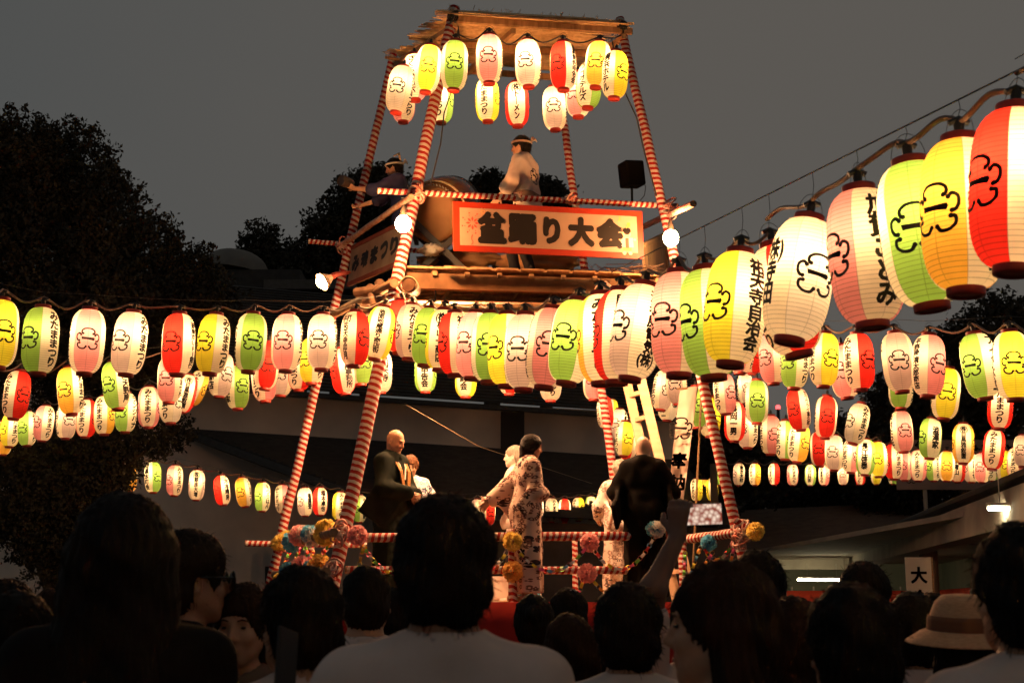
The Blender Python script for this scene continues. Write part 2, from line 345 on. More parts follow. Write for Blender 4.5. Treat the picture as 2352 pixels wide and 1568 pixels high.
def string(rows, where, group, fit=True, power=4, zs=1.0, label_kind='lantern', fixed=None):
    """rows: (region, xt, yt, xb, yb, colour, phi, text[, power]); distance follows from the lantern's real height; on one wire it varies evenly"""
    it = []
    for r in rows:
        T = D(r[0], r[1], r[2]); B = D(r[0], r[3], r[4]); l = math.dist(T, B); d = ray((T[0] + B[0]) / 2, (T[1] + B[1]) / 2)
        it.append([T, B, FPX * LH * .985 / l, r])
    xs = np.array([(i[0][0] + i[1][0]) / 2 for i in it]); iz = np.array([1 / i[2] for i in it])
    if fit and len(it) > 3:
        c = np.polyfit(xs, iz, 1); r_ = np.abs(iz - np.polyval(c, xs)); keep = r_ <= np.percentile(r_, 80) + 1e-9; c = np.polyfit(xs[keep], iz[keep], 1)
        for i, x in zip(it, xs): i[2] = 1 / np.polyval(c, x)
    if fixed: 
        for i in it: i[2] = fixed
    order = np.argsort(xs); res = [None] * len(it)
    for n, k in enumerate(order):
        T, B, z, r = it[k]; z *= zs * (r[9] if len(r) > 9 else 1)
        # keep the measured centre; real length decides the rest
        lab = f"{PNAME[r[5]]} paper lantern, {side_word(r[6])}, {ORD[n]} from left {where}"
        res[k] = lantern(T, B, z, r[5], r[6], r[7], lab, group, r[8] if len(r) > 8 else power)
    out = [res[k] for k in order]; return out
CABLE = mat('brown_rubber_cable', (.20, .11, .07), .45); BLACKCABLE = mat('black_cable', (.03, .027, .025), .5)
def swag(ls, label, r=.007, sag=.06, ext=(None, None), m=CABLE, wire=True, top=.345, up=.0):
    """power cable looping from lamp holder to lamp holder plus the thin steel wire that carries it"""
    pts = [loc + u * top for _, loc, u in ls]; P_ = ([Vector(ext[0])] if ext[0] is not None else []) + pts + ([Vector(ext[1])] if ext[1] is not None else [])
    cv = []
    for i in range(len(P_) - 1):
        a, b = P_[i], P_[i + 1]; s = sag * (1 + .4 * random.uniform(-1, 1)); 
        if (b - a).length > 3: s *= .3
        for k in range(9):
            t = k / 9; p = a.lerp(b, t); p.z -= s * math.sin(math.pi * t) ** 1.3 ; p.z += .012 * math.sin(2 * math.pi * t + i); cv.append(p)
    cv.append(P_[-1])
    e = empty('lantern_cable', P_[0]); tag(e, label, 'cable')
    inv = Matrix.Translation(-P_[0]); MB().tube([inv @ p for p in cv], r, 6).build('power_cable', m, e)
    if wire: MB().tube([inv @ (p + Vector((0, 0, .05))) for p in P_], .002, 4).build('carrying_wire', WIRE_MAT, e)
    for p in pts: 
        q = p - P_[0]; MB().tube([q + Vector((-.035, 0, -.012)), q + Vector((0, 0, .004)), q + Vector((.035, 0, -.012))], .012, 6).build('cable_tap', SOCKET_MAT, e)
    return e

A = string([('1', 20, 530, -28, 1185, 'yellow', 15, '火山館'), ('1', 398, 590, 345, 1250, 'green', -44, MT), ('1', 828, 605, 770, 1253, 'pink', 5, '三洋堂書店'), ('1', 1230, 640, 1150, 1255, 'mauve', -36, MT),
    ('1', 1650, 665, 1625, 1243, 'red', -27, '三菱東京UFJ銀行'), ('1', 1990, 655, 1922, 1252, 'yellow', -38, MT), ('2', 857, 472, 808, 1040, 'green', 9, '火山旅館'), ('2', 1180, 478, 1150, 1035, 'pink', -16, MT),
    ('2', 1497, 478, 1480, 1022, 'mauve', -17, MT), ('2', 1800, 455, 1778, 990, 'red', 52, '手打/祐/天/寺/卯/月'), ('2', 2060, 415, 1970, 925, 'yellow', 86, '池面地蔵通り商店街')],
    'on the long left wire', 'lanterns on the long wire over the left crowd')
B = string([('3', 385, 335, 355, 885, 'red', -30, MT), ('3', 480, 388, 445, 925, 'mauve', -80, MT), ('3', 655, 418, 585, 990, 'green', -28, MT), ('3', 778, 432, 728, 1030, 'yellow', 82, '(株)/杉/山/一/商/店'),
    ('3', 872, 455, 872, 1080, 'red', -62, '祐天寺自治会'), ('3', 1068, 457, 1025, 1108, 'pink', -32, '中目黒商店'), ('3', 1203, 457, 1180, 1145, 'green', 5, MT), ('3', 1352, 468, 1345, 1180, 'yellow', -38, MT),
    ('3', 1520, 470, 1500, 1215, 'mauve', -15, 'マルエ木版堂'), ('3', 1780, 415, 1685, 1193, 'pink', 12, '日之本商店会'), ('3', 2010, 345, 1890, 1150, 'green', -20, '弁当店'), ('4', 372, 470, 385, 1340, 'orange', -85, MT),
    ('4', 560, 440, 520, 1322, 'red', -78, '目黒青色申告会'), ('4', 790, 375, 635, 1305, 'mauve', -48, '海/老/原/電/気/(株)'), ('4', 1090, 272, 1090, 1258, 'pink', -30, '中町青年会'), ('4', 1335, 238, 1415, 1280, 'green', -52, '東/京/サ/ー/ビ/ス/(株)'),
    ('4', 1655, 88, 1560, 1155, 'yellow', -36, '祐天寺自治会'), ('4', 1945, 5, 2200, 1080, 'red', 30, MT, 4, 1.09), ('6', 388, -70, 187, 1155, 'white', 40, '(株)/寺/田'), ('6', 825, -355, 968, 1025, 'pink', -54, '加賀ことみ'),
    ('6', 1285, -595, 1515, 850, 'green', 4, '目黒青色申告会'), ('6', 1755, -805, 1820, 715, 'orange', -30, MT), ('6', 2275, -1135, 2250, 570, 'red', -42, MT)],
    'on wire from tower toward camera', 'lanterns on the wire running from the tower toward the camera', power=4.8)
C_ = string([('9', 125, 180, 80, 490, 'red', 38, MT), ('9', 420, 155, 440, 465, 'orange', -35, MT), ('9', 690, 120, 725, 432, 'green', -42, '亀屋天野屋'), ('9', 1045, 92, 1035, 392, 'pink', -20, MT), ('9', 1165, 205, 1110, 448, 'red', -88, '(株)/目/黒/雅/叙/園'),
    ('9', 1245, 185, 1165, 400, 'orange', 70, MT), ('9', 1370, 70, 1340, 355, 'mauve', 35, '目黒商店'), ('9', 1455, 145, 1455, 430, 'green', 30, '祥伝出版'), ('2', 1000, 742, 958, 1195, 'red', 8, MT), ('2', 930, 875, 968, 1310, 'pink', 50, MT),
    ('2', 1130, 842, 1105, 1258, 'mauve', -10, MT), ('2', 1290, 790, 1275, 1208, 'red', 60, MT), ('2', 1400, 700, 1390, 1145, 'yellow', -40, MT), ('2', 1645, 800, 1705, 1240, 'red', -60, '上目黒事務所'), ('2', 1750, 745, 1790, 1165, 'red', -30, MT), ('2', 1850, 730, 1845, 1155, 'green', 20, MT)],
    'in second row over left crowd', 'lanterns in the second row over the left crowd', fit=False)
D_ = string([('9', 20, 480, 15, 720, 'orange', 20, MT), ('9', 75, 440, 55, 658, 'yellow', -60, MT), ('9', 168, 430, 165, 652, 'green', -35, MT), ('9', 285, 395, 255, 622, 'pink', -55, MT), ('9', 410, 378, 400, 603, 'mauve', 20, '金山グリル'), ('9', 540, 352, 520, 606, 'red', 62, MT),
    ('9', 640, 330, 638, 590, 'orange', 60, MT), ('9', 775, 315, 765, 570, 'green', -35, 'ランジハナ'), ('9', 915, 275, 908, 545, 'pink', 82, MT), ('9', 1045, 250, 1045, 512, 'white', 60, MT)],
    'in third row at far left', 'small lanterns in the third row at far left')
E_ = string([('9', 785, 750, 790, 912, 'orange', 30, MT), ('9', 935, 742, 938, 935, 'green', 45, '目黒本町会'), ('9', 1075, 760, 1065, 957, 'pink', -52, MT), ('9', 1210, 788, 1200, 985, 'mauve', 88, '(株)/銀/座/大/増'), ('9', 1350, 822, 1370, 1015, 'red', -50, '木本晴男'),
    ('9', 1478, 835, 1505, 1027, 'orange', -30, MT), ('9', 1610, 865, 1605, 1052, 'green', -45, 'もつうはん'), ('9', 1728, 878, 1735, 1066, 'pink', 40, MT), ('9', 1865, 900, 1870, 1078, 'mauve', -48, '衛藤登'), ('9', 1960, 893, 1960, 1080, 'red', -62, '橋本卓也'),
    ('9', 2085, 925, 2075, 1103, 'yellow', -75, MT), ('9', 2205, 940, 2200, 1122, 'green', -42, '仁一和会'), ('b', 0, 625, 0, 800, 'red', 10, MT), ('b', 125, 612, 125, 790, 'mauve', -50, MT), ('b', 215, 620, 212, 795, 'red', 20, MT),
    ('b', 570, 603, 570, 772, 'mauve', 60, '麻雀ことみ'), ('b', 675, 595, 672, 782, 'mauve', -60, MT), ('b', 770, 600, 768, 788, 'red', 3, MT), ('b', 870, 590, 870, 774, 'yellow', 52, MT), ('b', 965, 580, 962, 762, 'green', 88, '匯豊齋'), ('b', 1055, 568, 1055, 742, 'pink', -30, MT)],
    'in low row behind the stage', 'small lanterns in the low far row behind the stage')
F_ = string([('3', 195, 820, 192, 1228, 'white', -70, '祐天寺'), ('3', 602, 820, 600, 1225, 'green', 88, '青色申告会'), ('3', 975, 865, 970, 1270, 'yellow', 75, '本町町会'), ('3', 1370, 835, 1370, 1243, 'red', 15, MT), ('3', 1752, 900, 1750, 1305, 'white', -75, MT), ('3', 2150, 890, 2145, 1295, 'pink', -10, MT)],
    'under the tower deck edge', 'lanterns under the edge of the tower deck', fit=False, power=7)
G_ = string([('8', 950, 240, 950, 632, 'pink', -5, 'ほろ酔い本舗'), ('8', 1230, 278, 1240, 658, 'mauve', -14, '(株)/ハ/レ/ッ/ク/ス'), ('8', 1490, 293, 1495, 680, 'red', -32, '目黒青色申告会'), ('8', 1765, 290, 1728, 662, 'orange', -8, MT), ('8', 1885, 360, 1865, 742, 'yellow', 45, '横浜ホテル'),
    ('8', 1695, 445, 1672, 812, 'green', 60, 'アイホテルズ'), ('8', 1600, 520, 1605, 877, 'pink', -25, MT), ('8', 1420, 625, 1437, 972, 'mauve', -4, '日之丸'), ('8', 1148, 592, 1160, 944, 'red', 88, '(株)/ト/｜/メ/ン'), ('8', 932, 562, 940, 910, 'yellow', 72, MT),
    ('8', 602, 570, 595, 920, 'green', 75, MT), ('8', 702, 285, 685, 683, 'green', 2, MT), ('8', 522, 320, 478, 697, 'yellow', 2, MT), ('8', 400, 385, 405, 754, 'pink', 70, 'さくらの助六'), ('8', 320, 560, 318, 922, 'pink', -60, MT, 5, 1.05), ('8', 325, 480, 262, 838, 'white', -15, MT, 5, .96)],
    'under the reed roof', 'lanterns hung under the reed roof of the tower', fit=False, power=8)
H_ = string([('7', 640, -100, 610, 215, 'pink', -20, MT), ('7', 800, -40, 820, 268, 'pink', -40, MT), ('7', 955, -15, 942, 292, 'green', -38, MT), ('7', 1135, -65, 1122, 305, 'yellow', 35, MT), ('6', 815, 1018, 855, 1580, 'red', 42, MT), ('6', 1160, 1018, 1235, 1588, 'mauve', 5, '鴇収/条/津/子'),
    ('6', 1480, 1020, 1465, 1650, 'pink', 46, '平野屋清太郎商店'), ('6', 1885, 1020, 2000, 1655, 'green', -32, 'フィッシャー'), ('6', 2215, 1010, 2270, 1655, 'yellow', 5, '竹中木材')],
    'on upper wire right of tower', 'large lanterns on the upper wire right of the tower')
I1 = string([('7', 1230, 20, 1272, 364, 'pink', -20, MT), ('7', 1600, 130, 1597, 427, 'green', -15, MT), ('7', 1890, 160, 1858, 494, 'yellow', 4, MT), ('7', 2215, 250, 2200, 552, 'red', 88, MT), ('7', 715, 237, 715, 517, 'green', 3, MT), ('7', 955, 288, 988, 558, 'red', -38, 'カワウライ富久和'), ('7', 1147, 335, 1130, 607, 'red', 8, '目黒食堂'),
    ('7', 1360, 380, 1302, 642, 'white', -50, MT), ('7', 1592, 425, 1615, 692, 'pink', 20, '中村たつ子'), ('7', 1785, 470, 1773, 732, 'green', -60, '澁澤家'), ('7', 1980, 503, 1980, 762, 'orange', -85, '(株)/目/黒/雅/叙/園'), ('7', 2180, 540, 2153, 798, 'red', 86, MT),
    ('7', 215, 140, 235, 400, 'mauve', -15, MT), ('7', 155, 180, 125, 435, 'mauve', 30, MT), ('7', 175, 260, 165, 500, 'white', 60, 'ニオラカルー'), ('7', 340, 275, 352, 545, 'green', 20, MT), ('7', 430, 340, 428, 600, 'yellow', 45, '里心和'), ('7', 505, 195, 530, 460, 'pink', 45, MT),
    ('7', 582, 368, 578, 628, 'red', 85, '長岡一男'), ('7', 655, 415, 660, 668, 'mauve', -35, MT), ('7', 800, 455, 800, 707, 'pink', 22, MT), ('7', 893, 485, 888, 738, 'green', 48, MT), ('7', 985, 500, 960, 755, 'orange', 50, MT), ('7', 700, -55, 690, 215, 'red', 40, MT)],
    'in middle tier right of tower', 'lanterns in the middle tier right of the tower', fit=False)
I2 = string([('7', 1095, 555, 1103, 777, 'red', -8, MT), ('7', 1190, 575, 1190, 803, 'mauve', -15, MT), ('7', 1300, 600, 1290, 818, 'pink', 45, MT), ('7', 1385, 600, 1378, 832, 'green', 82, '長江啓泰'), ('7', 1455, 616, 1465, 842, 'yellow', -8, MT), ('7', 1548, 632, 1555, 857, 'red', -52, MT),
    ('7', 1620, 672, 1623, 864, 'pink', -20, MT), ('7', 1705, 668, 1705, 868, 'pink', 80, MT), ('7', 1795, 680, 1800, 867, 'green', -50, MT), ('7', 1880, 674, 1878, 869, 'orange', 3, MT), ('7', 1945, 688, 1945, 875, 'red', 80, '南青山'), ('7', 2030, 690, 2030, 876, 'mauve', -62, '大西正也'),
    ('7', 2097, 684, 2095, 877, 'pink', -20, MT), ('7', 2165, 690, 2165, 868, 'green', 70, MT), ('7', 2232, 670, 2225, 860, 'yellow', 20, MT), ('7', 2300, 655, 2295, 847, 'pink', 78, MT), ('7', 2340, 575, 2342, 780, 'mauve', -10, MT), ('7', 640, 200, 648, 395, 'mauve', 20, MT)],
    'in lower tier right of tower', 'small lanterns in the lower tier right of the tower', fit=False)
J_ = string([('7', 488, 750, 490, 888, 'green', -48, '目黒会'), ('7', 608, 752, 605, 890, 'mauve', -60, '東京木材'), ('7', 705, 750, 704, 894, 'orange', 48, MT), ('7', 820, 748, 822, 894, 'red', 48, MT), ('7', 935, 753, 935, 896, 'pink', -75, MT), ('7', 1045, 755, 1043, 897, 'green', 80, '花田科茶'), ('7', 1128, 760, 1127, 890, 'pink', 60, MT),
    ('7', 1243, 757, 1245, 889, 'mauve', -5, MT), ('7', 1347, 760, 1350, 889, 'red', 75, MT), ('7', 1447, 758, 1447, 887, 'yellow', 5, MT), ('7', 1550, 758, 1550, 884, 'green', 30, MT)],
    'in farthest row at right', 'tiny lanterns in the farthest row at right')
K_ = string([('7', 290, 860, 290, 990, 'red', 5, MT), ('7', 345, 843, 348, 988, 'yellow', 55, MT), ('7', 440, 842, 445, 988, 'yellow', -85, '川上剛一'), ('7', 392, 850, 395, 985, 'orange', 10, MT),
    ('b', 1175, -60, 1165, 180, 'mauve', -30, MT), ('b', 1215, 30, 1200, 300, 'yellow', 35, MT), ('b', 1265, 80, 1225, 335, 'red', -20, MT), ('b', 1060, -150, 1075, 95, 'red', 30, MT), ('b', 1120, -130, 1105, 60, 'yellow', 60, MT)],
    'between back post and ladder', 'lanterns between the back post and the ladder', fit=False)

swag(A, 'brown cable looping between the lanterns of the left wire', .009, .05, (P(-60, 640, 9.2), P(905, 682, 14.2)))
for i, (x, y, z) in enumerate(((2.25, 2.9, 3.05), (2.45, 1.6, 3.15), (2.6, .3, 3.2), (1.2, -.9, 3.2), (-.6, -1.2, 3.15), (-2.4, -1.0, 3.2))):
    d = Vector((x, y, z)); e = empty('paper_lantern', d, .7 * i); tag(e, f"{('yellow', 'green', 'pink', 'mauve', 'orange', 'red')[i]} paper lantern of the same wire, outside the photograph, over the spectators", 'lantern', 'lanterns over the spectators behind the camera')
    link('shade', SHADE_ME, e, SHADE_MAT[('yellow', 'green', 'pink', 'mauve', 'orange', 'red')[i]]); link('top_ring', TOPRING_ME, e, RING_MAT); link('bottom_ring', BOTRING_ME, e, RING_MAT); link('crest', CREST_ME, e, INK); link('lettering', lettering_mesh(MT), e, INK); h = link('lamp_holder', SOCKET_ME, e, SOCKET_MAT); link('bulb', BULB_ME, h, bulb_mat(45))
    BACK = (BACK if i else []) + [(e, d, Vector((0, 0, 1)))]
swag(BACK, 'cable over the spectators carrying the lanterns behind the camera', .009, .06, (B[-1][1] + B[-1][2] * .4, None))
swag(B[:18], 'cable dipping between the lanterns in front of the tower deck', .009, .05, (P(905, 682, 14.2), None), wire=False)
e = swag(B[18:], 'thick cable arching between the five nearest lanterns', .011, -.03, (B[17][1] + B[17][2] * .4, None), wire=False)
def on_wire(l):
    t = l[1] + l[2] * .36; x = proj(t)[0]; return P(x, 533 - (x - 1590) * .4967, t.y)
wps = [on_wire(l) for l in B[13:]]; wa = wps[0] + (wps[0] - wps[2]) * .8; wb_ = wps[-1] + (wps[-1] - wps[-3]) * .6; wps = [wa] + wps[:4] + wps[5:] + [wb_]
w_ = empty('support_wire', wa); tag(w_, 'straight dark wire rising above the nearest lanterns to the frame edge', 'wire')
MB().tube([q - wa for q in wps], .0035, 5).build('strand', WIRE_MAT, w_)
for l in B[13:]:
    p = l[1] + l[2] * .36; q = on_wire(l); MB().tube([p - wa, (p + q) / 2 - wa + Vector((.006, 0, 0)), q - wa], .0014, 4).build('tie_loop', WIRE_MAT, w_)
swag(C_[:4], 'cable over the second lantern row at left', .008, .10, (P(-40, 850, 12), None)); swag(D_, 'thin cable over the third lantern row at far left', .008, .08)
swag(E_, 'thin wavy cable over the low far lantern row', .012, .07); swag(H_, 'cable over the large lanterns right of the tower', .010, .07, (None, P(2420, 745, 13)))
swag(J_, 'faint cable over the tiny farthest lanterns', .010, .08); swag(I2[1:], 'cable over the lower tier of lanterns at right', .009, .08)
swag([g for g in G_ if proj(g[1])[1] < 170 and proj(g[1])[0] > 1030 and proj(g[1])[0] < 1400], 'dark cable waving under the front edge of the reed roof', .009, .10, (P(1052, 70, 15.6), P(1432, 75, 15.9)), m=BLACKCABLE, wire=False)
# ------------------------------------------------------------------ ground
GROUND = noisy('trodden_earth', (.045, .040, .034), (.075, .066, .055), 3, .9, .4)
MB().box((-120, -60, -.3), (120, 260, 0)).build('ground', GROUND)['kind'] = 'structure'

# ------------------------------------------------------------------ tower geometry (four leaning posts)
FL = (P(762, 1352, 14.1), P(1040, 38, 15.5)); FR = (P(1722, 1345, 14.7), P(1427, 62, 15.85))
BL = (P(617, 1352, 17.4), P(899, 146, 16.9)); BR = (P(1447, 1352, 17.9), P(1278, 165, 17.3))
def post_at(p, z): a, b = p; t = (z - a.z) / (b.z - a.z); return a.lerp(b, t)
ZS = P(1250, 1384, 14.3).z            # stage floor height
ZD = P(1200, 626, 15.1).z             # upper deck floor height
T = empty('festival_tower', ((FL[0].x + FR[0].x) / 2, 15.9, 0)); tag(T, 'wooden two-storey festival dance tower with red and white wrapped posts and reed roof', 'tower')
TI = -Vector(T.location)
def tp(p): return Vector(p) + TI
STR_A = stripe_mat('red_white_wrap', .064); STR_B = stripe_mat('red_white_wrap_wide', .068, .25); STR_C = stripe_mat('red_white_wrap_thin', .056)
WOOD = noisy('bare_timber', (.40, .24, .12), (.26, .15, .07), 5, .7, .4, stretch=(1, 1, 8)); WOODX = noisy('sawn_plank', (.50, .30, .15), (.34, .19, .09), 4, .75, .4, stretch=(6, 1, 1))
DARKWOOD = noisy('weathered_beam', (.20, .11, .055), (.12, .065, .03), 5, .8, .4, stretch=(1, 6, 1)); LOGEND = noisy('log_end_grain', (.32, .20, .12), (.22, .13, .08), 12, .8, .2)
CLOTH_W = noisy('binding_cloth', (.62, .50, .42), (.52, .12, .08), 7, .8, .5, detail=2)
ROPE = noisy('straw_rope', (.55, .42, .26), (.38, .27, .15), 30, .9, .6)
for p, r in ((FL, .067), (FR, .056), (BL, .055), (BR, .052)):
    a = p[0] + (p[0] - p[1]).normalized() * ((p[0].z) / abs((p[0] - p[1]).normalized().z)); pts = pole_pts(a, p[1] + (p[1] - p[0]).normalized() * .12, 18, .006)
    MB().tube([tp(q) for q in pts], [r * 1.12 - .012 * i / 18 for i in range(19)], 14).build('post', STR_B if p is FL else STR_A, T)
def tpole(a, b, r, m=STR_A, name='rail', bare=.0, parent=T, n=10):
    a, b = Vector(a), Vector(b); o = MB().tube([tp(q) for q in pole_pts(a, b, n, .004)], r, 12, cap=False).build(name, m, parent)
    d = (b - a).normalized()
    for q, s in ((a, -1), (b, 1)):
        e = MB(); e.tube([tp(q - d * s * .004), tp(q + d * s * .006)], r * .97, 12); e.build('pole_end', LOGEND, o)
    return o
def wrap_knot(c, r, d=.10, m=CLOTH_W, parent=T, turns=7):
    b = MB(); c = Vector(c)
    for k in range(turns):
        ax = Vector((random.uniform(-1, 1), random.uniform(-.6, .6), random.uniform(-1, 1))).normalized(); x = ax.orthogonal().normalized(); y = ax.cross(x); rr = r * random.uniform(.85, 1.15)
        o = c + Vector((random.uniform(-.02, .02), random.uniform(-.02, .02), random.uniform(-d, d) * .5))
        b.tube([tp(o + (x * math.cos(t) + y * math.sin(t)) * rr) for t in np.linspace(0, 2 * math.pi, 15)], .011, 5)
    return b.build('lashing', m, parent)
# upper rails
tpole(P(868, 438, 14.85), P(1556, 474, 15.6), .034, STR_A)
tpole(P(944, 452, 14.75), P(778, 568, 17.25), .034, noisy('plastic_wrapped_pole', (.45, .17, .09), (.55, .36, .25), 20, .25, .6))
tpole(P(709, 554, 17.2), P(1005, 580, 17.3), .032, STR_C); tpole(P(1592, 468, 14.2), P(1475, 522, 17.0), .036, STR_C)
for c in (P(957, 446, 14.95), P(1538, 476, 15.4), P(790, 566, 17.1)): wrap_knot(c, .085, .12)
wrap_knot(P(1310, 458, 15.3), .05, .05); wrap_knot(P(1190, 452, 15.2), .045, .03)
# roof frame
RZ = FL[1].z
rf = [(P(1036, 44, 15.45), P(1452, 73, 15.8)), (P(896, 150, 16.95), P(1330, 182, 17.3)), (P(972, 97, 16.2), P(1378, 128, 16.55))]
for a, b in rf: MB().bar(tp(a), tp(b), .05, .07).build('roof_purlin', WOODX, T)
for a, b in ((P(1046, 48, 15.4), P(898, 148, 17.0)), (P(1434, 74, 15.75), P(1300, 180, 17.4)), (P(1180, 62, 15.5), P(1072, 160, 17.1))):
    MB().bar(tp(a - Vector((0, 0, .05))), tp(b - Vector((0, 0, .05))), .05, .06).build('rafter', WOODX, T)
MB().tube([tp(P(886, 132, 16.6)), tp(P(1000, 150, 17.1))], .022, 8).build('roof_batten', WOOD, T); MB().tube([tp(P(940, 88, 16.0)), tp(P(1010, 97, 16.1))], .02, 8).build('roof_batten', WOOD, T)
# reed mats: thousands of reeds, one layer each joined
REED = noisy('dry_reed', (.82, .58, .32), (.62, .40, .20), 18, .75, .2)
def reed_mat(q00, q10, q01, q11, n, name, sagz=.02, parent=T):
    b = MB(); n = int(n)
    for k in range(n):
        t = (k + random.random()) / n
        for _ in range(2):
            s0, s1 = sorted((random.uniform(-.04, .35), random.uniform(.6, 1.05))); a = q00.lerp(q01, t); c = q10.lerp(q11, t); dz = Vector((0, 0, .05 + random.uniform(-.012, .02) - sagz * math.sin(math.pi * t)))
            p = a.lerp(c, s0) + dz; q = a.lerp(c, s1) + dz + Vector((0, random.uniform(-.02, .02), random.uniform(-.01, .01)))
            b.tube([tp(p), tp(q)], .0075, 4, cap=False)
    o = b.build(name, REED, parent); o['kind'] = 'stuff'; return o
reed_mat(P(1022, 36, 15.4), P(1440, 62, 15.75), P(890, 136, 17.0), P(1318, 176, 17.4), 190, 'reed_roof_mat', .02)
reed_mat(P(1010, 34, 15.45), P(1436, 58, 15.8), P(1024, 40, 15.3), P(1440, 66, 15.7), 14, 'reed_ridge_roll', 0)
fr = MB()
for k in range(170):
    t = random.random(); s = random.random(); p = P(1438, 66, 15.75).lerp(P(1316, 178, 17.4), t) if k % 2 else P(1020, 34, 15.42).lerp(P(1440, 62, 15.75), t)
    p = p + Vector((0, 0, .06)); fr.tube([tp(p), tp(p + Vector((random.uniform(.0, .09) if k % 2 else random.uniform(-.05, .05), random.uniform(-.05, .02), random.uniform(-.02, .06))))], .004, 3, cap=False)
fr.build('loose_reed_ends', REED, T)['kind'] = 'stuff'
wrap_knot(P(1040, 40, 15.4), .06, .05, SOCKET_MAT, turns=6); wrap_knot(P(1429, 64, 15.75), .05, .05, SOCKET_MAT, turns=6)
# upper deck: beams, joists, planks one by one
dA, dB = P(925, 632, 14.95), P(1510, 650, 15.35); dC, dD = P(800, 645, 17.5), P(1480, 660, 17.8)
dA.z = dB.z = dC.z = dD.z = ZD
fx = (dB - dA); fyv = (dC - dA)
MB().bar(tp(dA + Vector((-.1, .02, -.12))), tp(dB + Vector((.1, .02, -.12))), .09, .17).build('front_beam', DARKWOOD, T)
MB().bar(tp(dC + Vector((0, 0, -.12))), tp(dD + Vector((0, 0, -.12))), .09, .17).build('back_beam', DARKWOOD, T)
for k in range(9):
    t = k / 8; a = dA.lerp(dB, t) + Vector((0, -.05, -.02)); b = dC.lerp(dD, t) + Vector((0, 0, -.02)); MB().bar(tp(a + Vector((0, 0, -.02))), tp(b + Vector((0, 0, -.02))), .05, .05).build('joist', WOOD, T)
pm = None
for k in range(17):
    t = k / 17; a = dA.lerp(dC, t + .004) + Vector((0, 0, .02)); b = dB.lerp(dD, t + .004) + Vector((0, 0, .02))
    if k % 2: a = a.lerp(b, .02)
    MB().bar(tp(a), tp(b), .125, .024).build('plank', WOODX, T)
# short plank pieces laid along the front edge, ends showing
for k in range(7):
    t = .16 + k * .10; a = dA.lerp(dB, t) + Vector((0, -.16, -.005)); b = dA.lerp(dB, t + .085) + Vector((0, -.16, -.005)); MB().bar(tp(a), tp(b), .10, .02).build('edge_board', WOODX, T)
# logs lashed under the deck at the near left corner
for (x0, y0, x1, y1, r) in ((818, 672, 905, 660, .055), (838, 694, 900, 680, .05), (872, 650, 884, 700, .06), (850, 660, 862, 705, .05), (800, 728, 895, 700, .05), (812, 706, 880, 716, .045)):
    MB().tube([tp(P(x0, y0, 15.4)), tp(P(x1, y1, 15.1))], r, 10).build('log_end', LOGEND, T)
tpole(P(770, 720, 17.0), P(905, 650, 14.6), .05, WOOD, 'side_log'); tpole(P(900, 712, 14.8), P(1620, 700, 15.3), .05, WOOD, 'crossbeam')
coil = MB(); cc = P(938, 655, 14.4)
for k in range(5): coil.tube([tp(cc + Vector((math.cos(t) * (.085 + k * .004), -.02 + .012 * k, math.sin(t) * (.085 - k * .004)))) for t in np.linspace(0, 2 * math.pi, 22)], .009, 6)
coil.build('rope_coil', ROPE, T); MB().tube([tp(cc + Vector((0, -.03, 0))), tp(cc + Vector((.05, .25, 0)))], .07, 14).build('log_end', LOGEND, T)
# woven under-mat of the deck, lit from the lanterns
MATW = noisy('woven_under_mat', (.62, .36, .24), (.42, .24, .16), 26, .8, .5, stretch=(1, 3, 1))
b = MB(); z = ZD - .34
for k in range(26):
    t = k / 26; a = P(930, 700, 15.0).lerp(P(880, 700, 17.0), t); c = P(1560, 700, 15.3).lerp(P(1490, 700, 17.3), t); a.z = c.z = z + .01 * (k % 2); b.bar(tp(a), tp(c), .085, .012)
o = b.build('under_deck_mat', MATW, T); o['kind'] = 'stuff'
MB().tube([tp(P(1370 + 8 * k, 668 - 9 * math.sin(k), 14.7)) for k in range(6)], [.03, .06, .075, .07, .05, .02], 8).build('cloth_bundle', CLOTH_W, T)
# stage: floor planks, trestle posts, drape
sA, sB = P(690, 1384, 14.2), P(1560, 1384, 14.6); sC, sD = P(600, 1384, 18.2), P(1470, 1384, 18.4)
for q in (sA, sB, sC, sD): q.z = ZS
sA.x = -2.25; sB.x = 1.75; sC.x = -2.9; sD.x = 1.6
for k in range(20):
    t = k / 20; MB().bar(tp(sA.lerp(sC, t) + Vector((0, 0, -.02))), tp(sB.lerp(sD, t) + Vector((0, 0, -.02))), .192, .03).build('stage_plank', WOODX, T)
for x, y in ((-2.2, 14.3), (-.9, 14.4), (.5, 14.4), (1.7, 14.7), (-2.7, 18), (1.5, 18.2), (-.5, 18.1)):
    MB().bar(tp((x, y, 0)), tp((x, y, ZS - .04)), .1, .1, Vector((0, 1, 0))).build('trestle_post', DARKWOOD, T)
RED_CLOTH = noisy('red_festival_cloth', (.42, .018, .012), (.33, .012, .010), 5, .8, .3)
